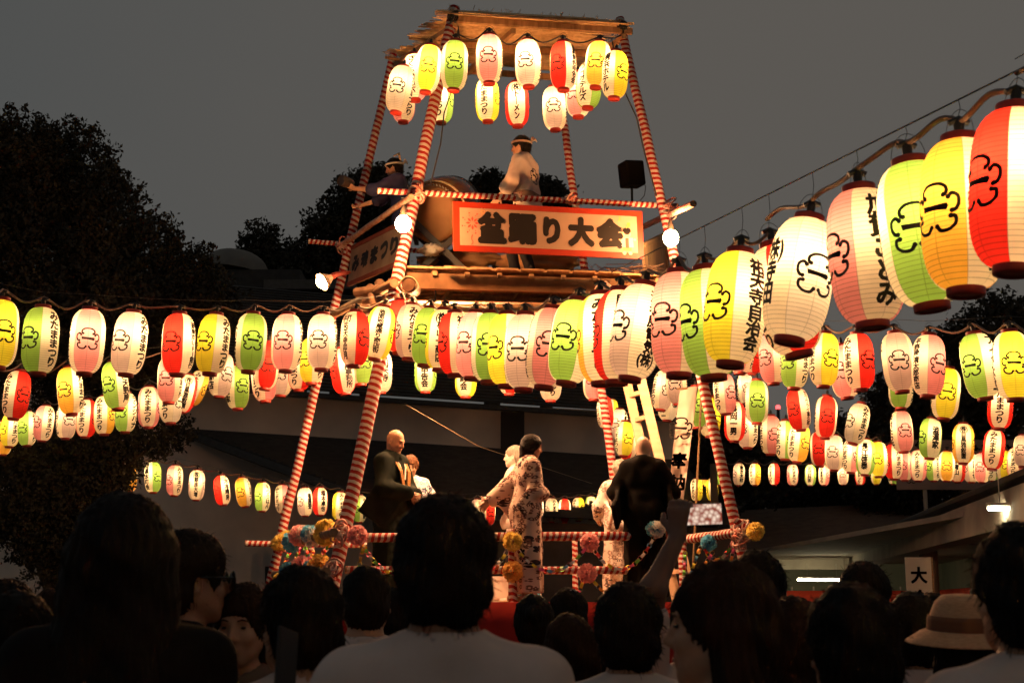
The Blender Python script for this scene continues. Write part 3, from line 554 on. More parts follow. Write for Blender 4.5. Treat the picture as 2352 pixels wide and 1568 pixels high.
def drape(a, b, h, name, parent, amp=.035, m=RED_CLOTH, n=90, base=TI, folds=2.6):
    a, b = Vector(a), Vector(b); d = (b - a); nrm = Vector((d.y, -d.x, 0)).normalized(); vv = []; ff = []; rows = 8
    for j in range(rows + 1):
        for i in range(n + 1):
            t = i / n; s = j / rows; off = amp * (s ** .8) * (math.sin(t * d.length * folds * 6.28 + math.sin(t * 11) * 2) * .7 + .4 * math.sin(t * d.length * 5.1 + 2)); p = a.lerp(b, t) + nrm * (off + .02) - Vector((0, 0, h * s)) + base; vv.append(p)
    for j in range(rows):
        for i in range(n): k = j * (n + 1) + i; ff.append((k, k + 1, k + n + 2, k + n + 1))
    me = mesh_np(name, [tuple(v) for v in vv], ff); o = link(name, me, parent, m); s = o.modifiers.new('thick', 'SOLIDIFY'); s.thickness = .004; return o
drape((-2.3, 14.1, ZS + .01), (1.85, 14.45, ZS + .01), ZS - .05, 'red_drape', T); drape((1.85, 14.45, ZS + .01), (1.7, 18.3, ZS + .01), ZS - .05, 'red_drape', T)
drape((-3.0, 18.2, ZS + .01), (-2.3, 14.1, ZS + .01), ZS - .05, 'red_drape', T)
# stage railings
tpole(P(800, 1234, 14.35), P(1532, 1230, 15.0), .046); tpole(P(795, 1308, 14.35), P(1495, 1309, 15.0), .040)
tpole(P(1562, 1240, 15.6), P(1708, 1221, 14.7), .050, STR_C); tpole(P(564, 1247, 17.2), P(842, 1251, 17.4), .036)
tpole(P(766, 1222, 13.9), P(642, 1258, 17.3), .044, LOGEND); tpole(P(750, 1313, 13.85), P(630, 1318, 17.3), .044, LOGEND)
tpole(P(1177, 1236, 14.72), P(1178, 1384, 14.6), .046, STR_B, 'rail_post'); tpole(P(1566, 1222, 15.5), P(1572, 1384, 15.3), .045, STR_C, 'rail_post'); tpole(P(714, 1245, 15.8), P(712, 1384, 15.8), .04, STR_B, 'rail_post')
tpole(P(1322, 1370, 16.9), P(1320, 1240, 17.0), .034, STR_A, 'rail_post'); tpole(P(1405, 1384, 15.8), P(1432, 1312, 16.6), .034, STR_B, 'brace_pole')
for c, r in ((P(779, 1224, 14.0), .085), (P(763, 1312, 13.95), .085), (P(1706, 1216, 14.55), .09), (P(1700, 1235, 14.55), .08), (P(648, 1250, 17.1), .075), (P(1177, 1235, 14.6), .06)): wrap_knot(c, r, .1)
MB().tube([tp(P(1688, 1192, 14.5)), tp(P(1712, 1212, 14.5)), tp(P(1735, 1232, 14.6))], .035, 8).build('cloth_band', STR_C, T)

# ------------------------------------------------------------------ lamps on the tower
FLOOD = mat('floodlight_glow', (1, .8, .5), .3, emit=(1, .62, .28), es=160); LAMP_SH = mat('lamp_reflector', (.55, .38, .25), .5)
def flood(p, label, r=.085, e=120, up=True):
    g = empty('floodlight', p); tag(g, label, 'lamp'); sphere_mb((0, 0, 0), r, 16, 10, (1, 1, 1.1)).build('bulb', FLOOD, g)
    MB().tube([(0, 0, .085), (0, 0, .13), (0, .02, .2)], [.04, .035, .02], 10).build('lamp_holder', SOCKET_MAT, g)
    l = bpy.data.lights.new('flood_light', 'POINT'); l.energy = e; l.color = (1, .38, .12); l.shadow_soft_size = .06; lo = bpy.data.objects.new('flood_light', l); COL.objects.link(lo); lo.parent = g; lo.location = (0, -r - .09, 0); return g
flood(P(926, 514, 14.45), 'blazing bulb hung at the near left post below the striped rail', e=230); flood(P(1541, 547, 14.95), 'blazing bulb on the right post beside the banner end', e=130)
g = empty('clip_lamp', P(748, 643, 16.4)); tag(g, 'round reflector lamp clamped left of the back post, shining down', 'lamp')
M_ = Vector((0, 0, -1)).rotation_difference(Vector((-.75, -.45, -.55)).normalized()).to_matrix().to_4x4()
MB().lathe([(.03, .10), (.05, .06), (.085, .0), (.108, -.05), (.112, -.06), (.106, -.055), (.08, -.0), (.045, .055)], 20, M_).build('reflector', LAMP_SH, g)
sphere_mb(M_ @ Vector((0, 0, -.035)), .085, 16, 10, (1, 1, 1)).build('bulb', FLOOD, g)
MB().tube([M_ @ Vector((0, 0, .08)), M_ @ Vector((0, 0, .16)), Vector((.28, .1, .12))], [.04, .035, .02], 8).build('lamp_arm', mat('lamp_arm_red', (.30, .05, .03), .6), g)
# work lamps under the deck: what lights the dancers
for (x, y, e) in ((P(1000, 900, 15.4).x, 15.2, 430), (P(1420, 900, 15.6).x, 15.5, 400), (P(1000, 900, 16.8).x, 16.7, 220)):
    p = Vector((x, y, ZD - .62)); g = empty('work_lamp', p); tag(g, 'bare work bulb under the ' + {430: 'near left', 400: 'near right', 220: 'far'}[e] + ' part of the tower deck', 'lamp')
    sphere_mb((0, 0, 0), .045, 12, 8, (1, 1, 1.2)).build('bulb', mat('work_bulb', (1, .85, .6), .3, emit=(1, .72, .42), es=120), g)
    MB().tube([(0, 0, .05), (0, 0, .11), (0, 0, .50)], [.022, .018, .006], 8).build('cord', SOCKET_MAT, g)
    l = bpy.data.lights.new('work_light', 'POINT'); l.energy = e; l.color = (1, .52, .25); l.shadow_soft_size = .05; lo = bpy.data.objects.new('work_light', l); COL.objects.link(lo); lo.parent = g; lo.location = (0, 0, -.11)
# ------------------------------------------------------------------ signboards
def frame4(TL, TR, BLc):
    X = (TR - TL); w_ = X.length; X.normalize(); U = (TL - BLc); h_ = U.length; U.normalize(); Z = X.cross(U).normalized(); U = Z.cross(X)
    M = Matrix((X, U, Z)).transposed().to_4x4(); M.translation = (TR + BLc) / 2; return M, w_, h_
def print_text(t, h, parent, x=0, y=0, z=0, bold=.006, m=INK, name='lettering', sx=1.0, space=.92, w=None):
    me, co = text_mesh(t, 1.0, .006, space, 3, .068 if len(t) == 1 and h > .2 else .02); co = co * np.array([1, 1, .15]); ext = co.max(0) - co.min(0); k = h / ext[1]; kx = (w / ext[0]) if w else k * sx
    co = co * np.array([kx, k, 1]) + np.array([x, y, z]); me.vertices.foreach_set('co', co.astype(np.float32).ravel()); me.update(); me.name = name; return link(name, me, parent, m)
def print_shape(shapes, s, parent, x, y, z, m=INK, name='crest', sx=1.0):
    v, f = flat_print(shapes, name, s, sx, (x, y)); me = bpy.data.meshes.new(name); me.from_pydata([(a, b, z) for a, b in v], [], f); me.update(); return link(name, me, parent, m)
SIGN_RED = noisy('sign_red_border', (.36, .028, .008), (.30, .022, .006), 5, .5, .1); SIGN_CREAM = noisy('sign_cream_panel', (.40, .27, .19), (.35, .235, .165), 3, .55, .08)
PR_RED = mat('printed_red', (.5, .06, .03)); PR_OR = mat('printed_orange', (.85, .35, .08)); PR_BL = mat('printed_blue_grey', (.30, .38, .42)); PR_SK = mat('printed_skin', (.85, .50, .30))
M_, w_, h_ = frame4(P(1042, 463, 14.75), P(1476, 486, 15.3), P(1040, 576, 14.75))
g = empty('banner_board'); g.matrix_world = M_; tag(g, 'wide red-bordered cream signboard with big black characters on the upper rail', 'sign')
MB().box((-w_ / 2, -h_ / 2, -.02), (w_ / 2, h_ / 2, .01)).build('board', SIGN_RED, g); MB().box((-w_ / 2 + .07, -h_ / 2 + .065, .0101), (w_ / 2 - .07, h_ / 2 - .065, .014)).build('panel', SIGN_CREAM, g)
for i, ch in enumerate('盆踊り大会'):
    print_text(ch, (.36, .35, .31, .34, .35)[i], g, -.65 + i * .335, .0, .016, .006, INK, 'lettering', w=(.33, .33, .2, .31, .33)[i])
fl = []
for k in range(8):
    a = k * math.pi / 4; fl.append((np.array([(.02 * math.cos(a), .02 * math.sin(a)), (.05 * math.cos(a + .25), .05 * math.sin(a + .25)), (.075 * math.cos(a), .075 * math.sin(a)), (.05 * math.cos(a - .25), .05 * math.sin(a - .25))]), [(0, 3, 2, 1)])); fl.append(disc(.115 * math.cos(a + .3), .115 * math.sin(a + .3), .013, 3)); fl.append(disc(.09 * math.cos(a + .39), .09 * math.sin(a + .39), .006, 5))
print_shape(fl, 1, g, -.87, .04, .016, PR_RED, 'firework_print'); print_shape(fl, .38, g, -.75, .17, .0162, PR_OR, 'firework_print')
print_shape([stroke([(-.87, -.09), (-.885, -.13), (-.865, -.17), (-.885, -.2)], .006)], 1, g, 0, 0, .016, PR_RED, 'spark_trail_print')
def pr(sh, m, n, z): print_shape(sh, 1, g, .885, -.10, z, m, n)
pr([(np.array([(-.075, -.05), (.075, -.05), (.07, .06), (-.07, .06)]), [(0, 1, 2, 3)])], PR_BL, 'child_print_coat', .0162); pr([(np.array([(-.02, -.06), (.02, -.06), (.02, .055), (-.02, .055)]), [(0, 1, 2, 3)])], PR_RED, 'child_print_coat', .0166)
pr([disc(0, .105, .05, 16)], PR_SK, 'child_print_face', .0162); pr([disc(0, .135, .042, 16), (np.array([(-.05, .125), (.05, .125), (.04, .165), (-.04, .165)]), [(0, 1, 2, 3)])], INK, 'child_print_hair', .0166)
pr([(np.array([(-.05, -.09), (.05, -.09), (.05, -.05), (-.05, -.05)]), [(0, 1, 2, 3)])], PR_OR, 'child_print_trousers', .0164); pr([disc(-.035, -.115, .022), disc(.035, -.115, .022), disc(-.09, .04, .016), disc(.09, .04, .016)], PR_SK, 'child_print_limbs', .0162)
pr([disc(-.018, .10, .005), disc(.018, .10, .005), stroke([(-.02, .08), (0, .073), (.02, .08)], .004)], INK, 'child_print_eyes', .0166)
print_text('♪', .07, g, .80, .17, .016, .01, PR_OR, 'note_print'); print_text('♫', .07, g, .90, .10, .016, .01, PR_OR, 'note_print')
# side board of the left face
M_, w_, h_ = frame4(P(809, 566, 17.0), P(925, 507, 15.2), P(800, 658, 17.0))
g = empty('side_board'); g.matrix_world = M_; tag(g, 'slanting side signboard with brush characters on the left face of the deck', 'sign')
BOARDW = noisy('old_sign_board', (.42, .26, .15), (.34, .19, .10), 4, .7, .2)
MB().box((-w_ / 2, -h_ / 2, -.02), (w_ / 2, h_ / 2, .01)).build('board', BOARDW, g)
for i, ch in enumerate('み魂まつり'): print_text(ch, h_ * .42, g, (-.36 + i * .19) * w_, 0, .013, .03, INK, 'lettering', w=w_ * .15)
MB().box((-w_ / 2, -h_ / 2, .0105), (w_ / 2, -h_ / 2 + .05, .02)).build('border_strip', noisy('border_red_brown', (.30, .06, .03), (.24, .05, .02)), g); MB().box((-w_ / 2, h_ / 2 - .05, .0105), (w_ / 2, h_ / 2, .02)).build('border_strip', bpy.data.materials['border_red_brown'], g)
# bare back board right of the banner
M_, w_, h_ = frame4(P(1478, 560, 15.5), P(1528, 535, 16.7), P(1478, 655, 15.5)); g = empty('plywood_panel'); g.matrix_world = M_; tag(g, 'bare plywood panel on the right side of the deck behind the bulb', 'panel')
MB().box((-w_ / 2, -h_ / 2, -.01), (w_ / 2, h_ / 2, .01)).build('sheet', WOODX, g); MB().box((w_ / 2 - .05, -h_ / 2, .0101), (w_ / 2, h_ / 2, .04)).build('stud', WOOD, g); MB().box((-w_ / 2, h_ / 2 - .05, .0101), (w_ / 2 - .051, h_ / 2, .035)).build('stud', WOOD, g)

# ------------------------------------------------------------------ taiko drum on its trestle
DRUM_W = noisy('lacquered_keyaki', (.30, .10, .030), (.18, .055, .016), 3, .22, .1, stretch=(1, 1, 5)); SKIN_D = noisy('drum_hide', (.26, .125, .045), (.20, .09, .03), 4, .6, .15)
dc = P(1018, 480, 15.95); g = empty('taiko_drum', dc); tag(g, 'large brown lacquered barrel drum behind the upper rail', 'drum')
ax = (P(1062, 470, 16.6) - P(985, 508, 15.6)).normalized(); MD = Vector((0, 0, 1)).rotation_difference(ax).to_matrix().to_4x4()
MB().lathe([(.315, -.40), (.338, -.30), (.372, -.12), (.38, 0), (.372, .12), (.338, .30), (.315, .40)], 48, MD).build('barrel', DRUM_W, g)
MB().lathe([(.001, -.405), (.27, -.407), (.313, -.404), (.326, -.38), (.329, -.345)], 48, MD).build('drum_head', SKIN_D, g); MB().lathe([(.329, .345), (.326, .38), (.313, .404), (.27, .407), (.001, .405)], 48, MD).build('drum_head', SKIN_D, g)
RIV = mat('iron_rivet', (.25, .20, .15), .35, metal=.8)
b = MB()
for s in (-1, 1):
    for row, (r, z) in enumerate(((.330, .36), (.334, .335))):
        for k in range(56):
            a = 2 * math.pi * (k + row * .5) / 56; p = MD @ Vector((r * math.cos(a), r * math.sin(a), s * z)); d = (MD.to_3x3() @ Vector((math.cos(a), math.sin(a), 0))); b.tube([p, p + d * .010], .009, 5)
b.build('rivet_band', RIV, g)['kind'] = 'stuff'
for s in (-.23,): b2 = MB(); b2.tube([MD @ Vector((.362 * math.cos(t), .362 * math.sin(t), s)) for t in np.linspace(0, 2 * math.pi, 40)], .013, 6); b2.build('rope_hoop', ROPE, g)
g = empty('drum_stand', (dc.x, dc.y, ZD + .03)); tag(g, 'dark crossed-leg wooden stand under the barrel drum', 'stand'); hh = dc.z - ZD - .03
BLK = mat('black_painted_wood', (.03, .022, .018), .5)
for y in (-.26, .30):
    for s in (-1, 1): MB().bar((-.40 * s, y + .02 * s, 0), (.33 * s, y + .02 * s, hh - .22), .05, .07).build('leg', BLK, g)
    MB().bar((-.30, y, .14), (.30, y, .14), .04, .05).build('crossbar', BLK, g)
MB().bar((-.33, -.35, hh - .30), (-.33, .4, hh - .30), .05, .06).build('side_bar', BLK, g); MB().bar((.33, -.35, hh - .30), (.33, .4, hh - .30), .05, .06).build('side_bar', BLK, g)
# crumpled white cloths left on the deck
def crumple(p, r, label, m, sc=(1, 1, .5)):
    b = sphere_mb((0, 0, 0), r, 22, 14, sc); me = b.mesh('cloth'); co = np.empty(len(me.vertices) * 3, dtype=np.float32); me.vertices.foreach_get('co', co); co = co.reshape(-1, 3)
    f = .75 + .5 * (np.abs(np.sin(co[:, 0] * 60 / (r * 8) + np.sin(co[:, 1] * 45 / (r * 8)) * 2)) * np.abs(np.cos(co[:, 2] * 50 / (r * 8) + co[:, 1] * 9))); me.vertices.foreach_set('co', (co * f[:, None]).ravel()); me.update()
    o = link('folded_cloth', me, None, m, p); return tag(o, label, 'cloth')
WCL = noisy('white_cotton', (.72, .62, .52), (.58, .47, .38), 12, .85, .4); BROWN_TARP = noisy('tan_wrapping_sheet', (.46, .26, .12), (.34, .18, .08), 6, .5, .5)
crumple(P(990, 574, 15.6), .13, 'crumpled white cloth beside the drum stand', WCL); crumple(P(1235, 604, 16.2), .30, 'brown sheet heaped on the deck behind the drummer', BROWN_TARP, (1.6, .6, .45)); crumple(P(1060, 598, 16.4), .26, 'tan sheet heaped on the deck under the drum', BROWN_TARP, (1.8, .6, .45))
b = MB(); o0 = P(1400, 620, 15.5)
for k in range(26):
    c = Vector((random.uniform(-.5, .5), random.uniform(-.1, .3), .03)); pts = [c + Vector((random.uniform(-.2, .2) , random.uniform(-.12, .12), random.uniform(0, .14))) for _ in range(6)]; b.tube(pts, .0045, 4, cap=False)
o = b.build('tangled_cables', CABLE, None, (o0.x, o0.y, ZD + .02)); tag(o, 'tangle of loose brown cables on the deck below the banner', 'cables', kind='stuff')
# speaker
g = empty('loudspeaker', P(1452, 472, 16.2)); tag(g, 'black loudspeaker on a pole at the right end of the upper deck', 'loudspeaker'); SPK = noisy('black_plastic', (.003, .0028, .0028), (.005, .0045, .0045), 20, .8, .1, spec=.04)
zt = P(1452, 425, 16.2).z - g.location.z; MB().tube([(0, 0, 0), (0, 0, zt)], .014, 10).build('pole', SPK, g)
Ms = Matrix.Translation((0, 0, zt + .13)) @ Matrix.Rotation(rad(24), 4, 'Z') @ Matrix.Rotation(rad(-6), 4, 'Y')
bx = MB().box((-.125, -.11, -.15), (.125, .11, .15), Ms).build('cabinet', SPK, g); bv = bx.modifiers.new('b', 'BEVEL'); bv.width = .025; bv.segments = 3
MB().box((-.105, -.122, -.13), (.105, -.112, .13), Ms).build('grille', mat('speaker_grille', (.004, .004, .004), .9, spec=.02), g); MB().tube([(0, 0, zt - .03), (0, 0, zt + .02)], .03, 10).build('mount', SPK, g)
MB().tube([(.10, .05, zt + .06), (.17, .05, zt + .0), (.15, .04, zt - .12), (.05, .02, zt - .24)], .005, 5).build('signal_cable', BLACKCABLE, g)
o = MB().tube([P(1052, 60, 15.3), P(1060, 130, 15.2), P(1040, 200, 15.1), P(1020, 260, 15.1), P(1012, 330, 15.0), P(990, 420, 14.9)], .008, 5).build('power_lead', BLACKCABLE); tag(o, 'black cable running down beside the near left post', 'cable')
o = MB().tube([P(1405, 90, 15.7), P(1425, 190, 15.6), P(1462, 270, 15.6), P(1480, 350, 15.5), P(1508, 450, 15.4)], .009, 5).build('power_lead', BLACKCABLE); tag(o, 'black cable tied down the right post of the tower', 'cable')
o = MB().tube([P(934, 930, 14.2), P(1100, 1025, 18), P(1360, 1110, 27)], .0035, 4).build('guy_rope', ROPE); tag(o, 'thin rope running back from the tower behind the dancers', 'rope')
# ------------------------------------------------------------------ ladder, prayer banner
g = empty('ladder', P(1530, 1384, 16.6)); tag(g, 'pale wooden ladder leaning at the right of the stage', 'ladder'); I = -g.location
LAD = noisy('planed_pale_wood', (.62, .40, .24), (.52, .32, .18), 3, .6, .2, stretch=(1, 1, 6)); a0, a1, b0, b1 = P(1472, 870, 16.8), P(1592, 1384, 16.2), P(1440, 880, 17.1), P(1556, 1384, 16.7)
for x, y in ((a0, a1), (b0, b1)): MB().bar(x + I, y + I, .11, .05, Vector((0, 1, 0))).build('side_rail', LAD, g)
for k in range(8): t = .06 + k * .115; MB().bar(a0.lerp(a1, t) + I, b0.lerp(b1, t) + I, .04, .05).build('rung', LAD, g)
g = empty('prayer_banner', P(1585, 888, 17.3)); tag(g, 'tall white cloth banner with crest and two brush characters beside the ladder', 'banner'); I = -g.location
BAN = noisy('thin_white_cotton', (.78, .58, .45), (.70, .50, .38), 2, .8, .2); vv = []; ff = []; nr = 30
for j in range(nr + 1):
    s = j / nr; l = P(1562 - 30 * s, 891 + 270 * s, 17.3); r = P(1604 - 36 * s, 887 + 275 * s, 17.2); 
    for i in range(9): t = i / 8; vv.append(l.lerp(r, t) + I + Vector((0, .03 * math.sin(t * 7 + s * 5) * (1 - .5 * s), 0)))
for j in range(nr):
    for i in range(8): k = j * 9 + i; ff.append((k, k + 1, k + 10, k + 9))
link('cloth', mesh_np('cloth', [tuple(v) for v in vv], ff), g, BAN).modifiers.new('s', 'SOLIDIFY').thickness = .003
MB().tube([P(1555, 893, 17.3) + I, P(1625, 889, 17.2) + I], .012, 6).build('top_rod', WOOD, g); MB().tube([P(1612, 880, 17.3) + I, P(1592, 1300, 17.3) + I], .014, 6).build('pole', WOOD, g)
def onban(cx, cy, h, t=None, w=None):
    c = P(cx, cy, 17.10) + I; 
    if t: me, co = text_mesh(t, 1, .02); ext = co.max(0) - co.min(0); co = co / ext[1] * h; nm = 'lettering'
    else: v, f = flat_print(CREST, 'c', h); me = bpy.data.meshes.new('crest'); me.from_pydata([(a, b, 0) for a, b in v], [], f); co = np.array([(a, b, 0) for a, b in v]); nm = 'crest'
    q = np.stack([co[:, 0] + co[:, 1] * .12, 0 * co[:, 0], co[:, 1]], 1) + np.array(c); me.vertices.foreach_set('co', q.astype(np.float32).ravel()); me.update(); link(nm, me, g, INK)
onban(1563, 983, .125); onban(1560, 1057, .20, '奉'); onban(1555, 1107, .20, '納')
# ------------------------------------------------------------------ tissue pompoms and paper chains
TISS = {'pink': (.94, .52, .50), 'yellow': (.95, .76, .22), 'blue': (.22, .58, .76), 'white': (.92, .88, .85), 'orange': (.95, .62, .20)}
TM = {}
for k, c in TISS.items():
    m = bpy.data.materials.new('tissue_' + k); m.use_nodes = True; m.node_tree.nodes.clear(); o_ = N(m, 'ShaderNodeOutputMaterial'); d_ = N(m, 'ShaderNodeBsdfDiffuse'); t_ = N(m, 'ShaderNodeBsdfTranslucent'); x_ = N(m, 'ShaderNodeMixShader'); x_.inputs[0].default_value = .45
    d_.inputs[0].default_value = t_.inputs[0].default_value = (*c, 1); L(m, d_.outputs[0], x_.inputs[1]); L(m, t_.outputs[0], x_.inputs[2]); L(m, x_.outputs[0], o_.inputs[0]); TM[k] = m
def pompom_mesh(seed):
    r_ = random.Random(seed); b = MB()
    for k in range(260):
        d = Vector((r_.gauss(0, 1), r_.gauss(0, 1), r_.gauss(0, 1))).normalized(); x = d.orthogonal().normalized(); x = Matrix.Rotation(r_.uniform(0, 6.28), 3, d) @ x; y = d.cross(x); R_ = r_.uniform(.84, 1.03); w_ = r_.uniform(.16, .26)
        c0 = d * .45; p = [c0, d * R_ * .85 + x * w_, d * R_ + x * w_ * .7 + y * .06, d * R_ * 1.02, d * R_ - x * w_ * .7 + y * .05, d * R_ * .85 - x * w_]
        b.add(p, [(0, 1, 2, 3), (0, 3, 4, 5)], smooth=False)
    return b.mesh('pompom')
PP = [pompom_mesh(k) for k in range(3)]
def pompom(x, y, Y, r, c, label, c2=None, sc=(1, 1, 1)):
    if x < 760: Y -= .45; r *= 1.12
    o = link('tissue_pompom', PP[random.randrange(3)], None, TM[c], P(x, y, Y)); o.rotation_euler = [random.uniform(0, 6) for _ in range(3)]; r *= 1.12; o.scale = (r * sc[0], r * sc[1], r * sc[2])
    tag(o, label, 'pompom', 'tissue paper pompoms tied to the stage rails')
    if c2: q = link('lower_petals', PP[0], o, TM[c2]); q.location = (.15, .1, -.3); q.scale = (.88, .88, .88)
for a in ((822, 1229, 13.95, .092, 'pink', 'large pink pompom right of the near left post'), (748, 1222, 14.9, .10, 'yellow', 'yellow pompom on the side rail left of the log end', None, (.8, 1, 1.2)), (718, 1232, 15.4, .09, 'white', 'white and blue pompom on the side rail', 'blue'),
          (687, 1230, 16.0, .095, 'pink', 'pale pink pompom on the left side rail', 'white'), (651, 1240, 16.9, .10, 'yellow', 'yellow pompom at the back left post', None, (.8, 1, 1.3)), (668, 1246, 16.4, .085, 'blue', 'blue pompom beside the yellow one at the back left post', None, (.9, 1, 1.2)),
          (732, 1300, 14.8, .09, 'orange', 'orange pompom on the lower side rail', 'yellow', (1, 1, 1.2)), (692, 1300, 15.6, .09, 'pink', 'pink pompom on the lower side rail'), (714, 1304, 15.2, .07, 'blue', 'blue and white pompom on the lower side rail', 'white'), (660, 1310, 16.4, .08, 'blue', 'small blue pompom low on the left side'), (644, 1330, 16.8, .07, 'yellow', 'small yellow pompom low on the left side'),
          (1177, 1243, 14.5, .092, 'yellow', 'yellow pompom on the upper front rail at the rail post'), (1355, 1245, 14.6, .090, 'pink', 'pink pompom in the middle of the upper front rail'), (1508, 1216, 14.8, .085, 'white', 'white and blue pompom at the right end of the upper front rail', 'blue'),
          (1177, 1312, 14.45, .098, 'orange', 'orange pompom on the lower front rail at the rail post'), (1349, 1316, 14.55, .092, 'pink', 'pink pompom on the lower front rail'), (1735, 1220, 14.3, .085, 'yellow', 'yellow pompom outside the right post'), (1628, 1246, 15.1, .08, 'blue', 'blue pompom under the right side rail'), (1694, 1250, 15.0, .07, 'pink', 'pink pompom under the right side rail'),
          (1225, 1372, 16.8, .09, 'blue', 'blue pompom low at the back of the stage')): pompom(*a)
CH = [(.85, .06, .04), (.90, .70, .05), (.20, .62, .10), (.12, .35, .65), (.92, .15, .35), (.85, .80, .74), (.88, .38, .05)]
CHM = [mat('chain_paper_%s' % n, c, .6) for n, c in zip(('red', 'yellow', 'green', 'blue', 'pink', 'white', 'orange'), CH)]
b = MB(); n = 14; vv = [(.03 * math.cos(a), s * .013, .022 * math.sin(a)) for a in np.linspace(0, 2 * math.pi, n, endpoint=False) for s in (-1, 1)]
b.add(vv, [(2 * i, 2 * ((i + 1) % n), 2 * ((i + 1) % n) + 1, 2 * i + 1) for i in range(n)], smooth=True); LINK = b.mesh('link')
def chain(pts, label, step=.042):
    pts = [P(*p) for p in pts]; g = empty('paper_chain', pts[0]); tag(g, label, 'paper chain', 'coloured paper chains on the stage rails'); d = 0; k = random.randrange(7); i = 0
    seg = []
    for a, c in zip(pts, pts[1:]):
        for t in np.linspace(0, 1, 12, endpoint=False): seg.append(a.lerp(c, t))
    seg.append(pts[-1]); acc = 0; last = seg[0]; cnt = 0
    for a, c in zip(seg, seg[1:]):
        l = (c - a).length; acc += l
        while acc > step:
            acc -= step; p = c - (c - a).normalized() * acc; dd = (c - a).normalized(); k = (k + random.choice((1, 2, 3))) % 7; o = link('link', LINK, g, CHM[k], p - pts[0])
            R = Vector((1, 0, 0)).rotation_difference(dd).to_matrix().to_4x4() @ Matrix.Rotation(math.pi / 2 * (cnt % 2) + random.uniform(-.4, .4), 4, 'X'); o.rotation_euler = R.to_euler(); cnt += 1
def swoop(x0, y0, x1, y1, dip, Y0, Y1, n=6):
    return [(x0 + (x1 - x0) * t, y0 + (y1 - y0) * t + dip * 4 * t * (1 - t), Y0 + (Y1 - Y0) * t) for t in [i / n for i in range(n + 1)]]
for a in ((swoop(1185, 1260, 1345, 1260, 52, 14.5, 14.55), 'paper chain swagged between the yellow and pink pompoms'), (swoop(1362, 1260, 1505, 1230, 62, 14.6, 14.8), 'paper chain swagged from the pink to the white-blue pompom'),
          (swoop(1168, 1262, 1080, 1330, 18, 14.45, 14.4), 'paper chain dropping left from the yellow pompom'), (swoop(1190, 1326, 1240, 1372, 6, 14.5, 15.0), 'short paper chain below the orange pompom'), (swoop(1342, 1325, 1320, 1384, 3, 14.5, 14.5), 'short paper chain down left of the lower pink pompom'),
          (swoop(1356, 1325, 1420, 1384, 6, 14.5, 14.6), 'short paper chain down right of the lower pink pompom'), (swoop(832, 1250, 905, 1318, 14, 14.0, 14.3), 'paper chain dropping right from the large pink pompom'), (swoop(838, 1246, 815, 1345, -6, 14.0, 14.0), 'paper chain hanging straight under the large pink pompom'),
          (swoop(905, 1318, 1010, 1322, 6, 14.3, 14.4), 'paper chain lying along the lower front rail'), (swoop(690, 1255, 655, 1330, 8, 16.2, 16.6), 'paper chain at the left side of the stage, leftmost'), (swoop(700, 1255, 745, 1262, 36, 15.8, 14.9), 'paper chain swagged under the side rail'),
          (swoop(668, 1262, 640, 1345, -8, 16.9, 16.8), 'paper chain hanging on the back left post'), (swoop(722, 1262, 705, 1300, 4, 15.2, 15.3), 'short paper chain between the side rails'), (swoop(760, 1240, 722, 1290, 8, 14.6, 15.0), 'paper chain slanting beside the near left post'),
          (swoop(745, 1320, 752, 1384, 4, 14.6, 14.5), 'paper chain under the orange pompom on the side'), (swoop(1612, 1250, 1680, 1252, 34, 15.1, 14.9), 'paper chain swagged under the right side rail'), (swoop(1612, 1250, 1580, 1345, -8, 15.1, 15.0), 'paper chain hanging down at the right side post'),
          (swoop(1688, 1246, 1676, 1298, 2, 14.9, 14.9), 'short paper chain beside the right post'), (swoop(1574, 1262, 1568, 1365, -4, 15.3, 15.2), 'paper chain wound on the right rail post'), (swoop(1640, 1262, 1596, 1320, 6, 15.0, 15.0), 'paper chain slanting under the right side rail'), (swoop(1434, 1325, 1424, 1384, 0, 16.3, 16.2), 'paper chain on the brace pole')): chain(*a)
# things lying on the stage floor
WBOX = noisy('white_card_box', (.80, .62, .52), (.70, .52, .42), 4, .7, .1)
for (x, y, Y, w_, d_, h_, rz, lab) in ((1140, 1330, 17.0, .50, .35, .32, .2, 'white box standing at the back of the stage'), (1150, 1372, 16.4, .55, .3, .06, -.2, 'flat white tray on the stage floor'), (1465, 1345, 16.9, .34, .34, .30, .1, 'pale bucket-like box behind the black-robed man'), (895, 1345, 16.6, .34, .3, .3, .3, 'white box with a small drawing behind the left rail'), (1215, 1355, 17.6, .3, .3, .3, 0, 'pale box behind the dancing woman')):
    g = empty('carton', (P(x, y, Y).x, Y, ZS + .001), rz); tag(g, lab, 'box'); o = MB().box((-w_ / 2, -d_ / 2, 0), (w_ / 2, d_ / 2, h_)).build('box_body', WBOX, g); o.modifiers.new('b', 'BEVEL').width = .008; MB().box((-w_ / 2 - .006, -d_ / 2 - .006, h_ * .86), (w_ / 2 + .006, d_ / 2 + .006, h_ + .006)).build('lid', WBOX, g)
g = empty('festival_drum', (P(1012, 1180, 16.4).x, 16.35, ZS + .001)); tag(g, 'small red drum on a stand beside the old woman', 'drum')
hz = P(1012, 1168, 16.35).z - ZS; DR = mat('red_drum_lacquer', (.50, .03, .02), .35)
MB().lathe([(.17, hz - .26), (.20, hz - .13), (.17, hz)], 28).build('drum_body', DR, g); MB().lathe([(.001, hz + .004), (.165, hz + .004), (.175, hz - .02)], 28).build('drum_head', mat('pale_hide', (.75, .62, .5), .7), g)
for k in range(3): a = k * 2.1; MB().tube([(.14 * math.cos(a), .14 * math.sin(a), hz - .24), (.24 * math.cos(a + .4), .24 * math.sin(a + .4), 0)], .014, 8).build('leg', BLK, g)
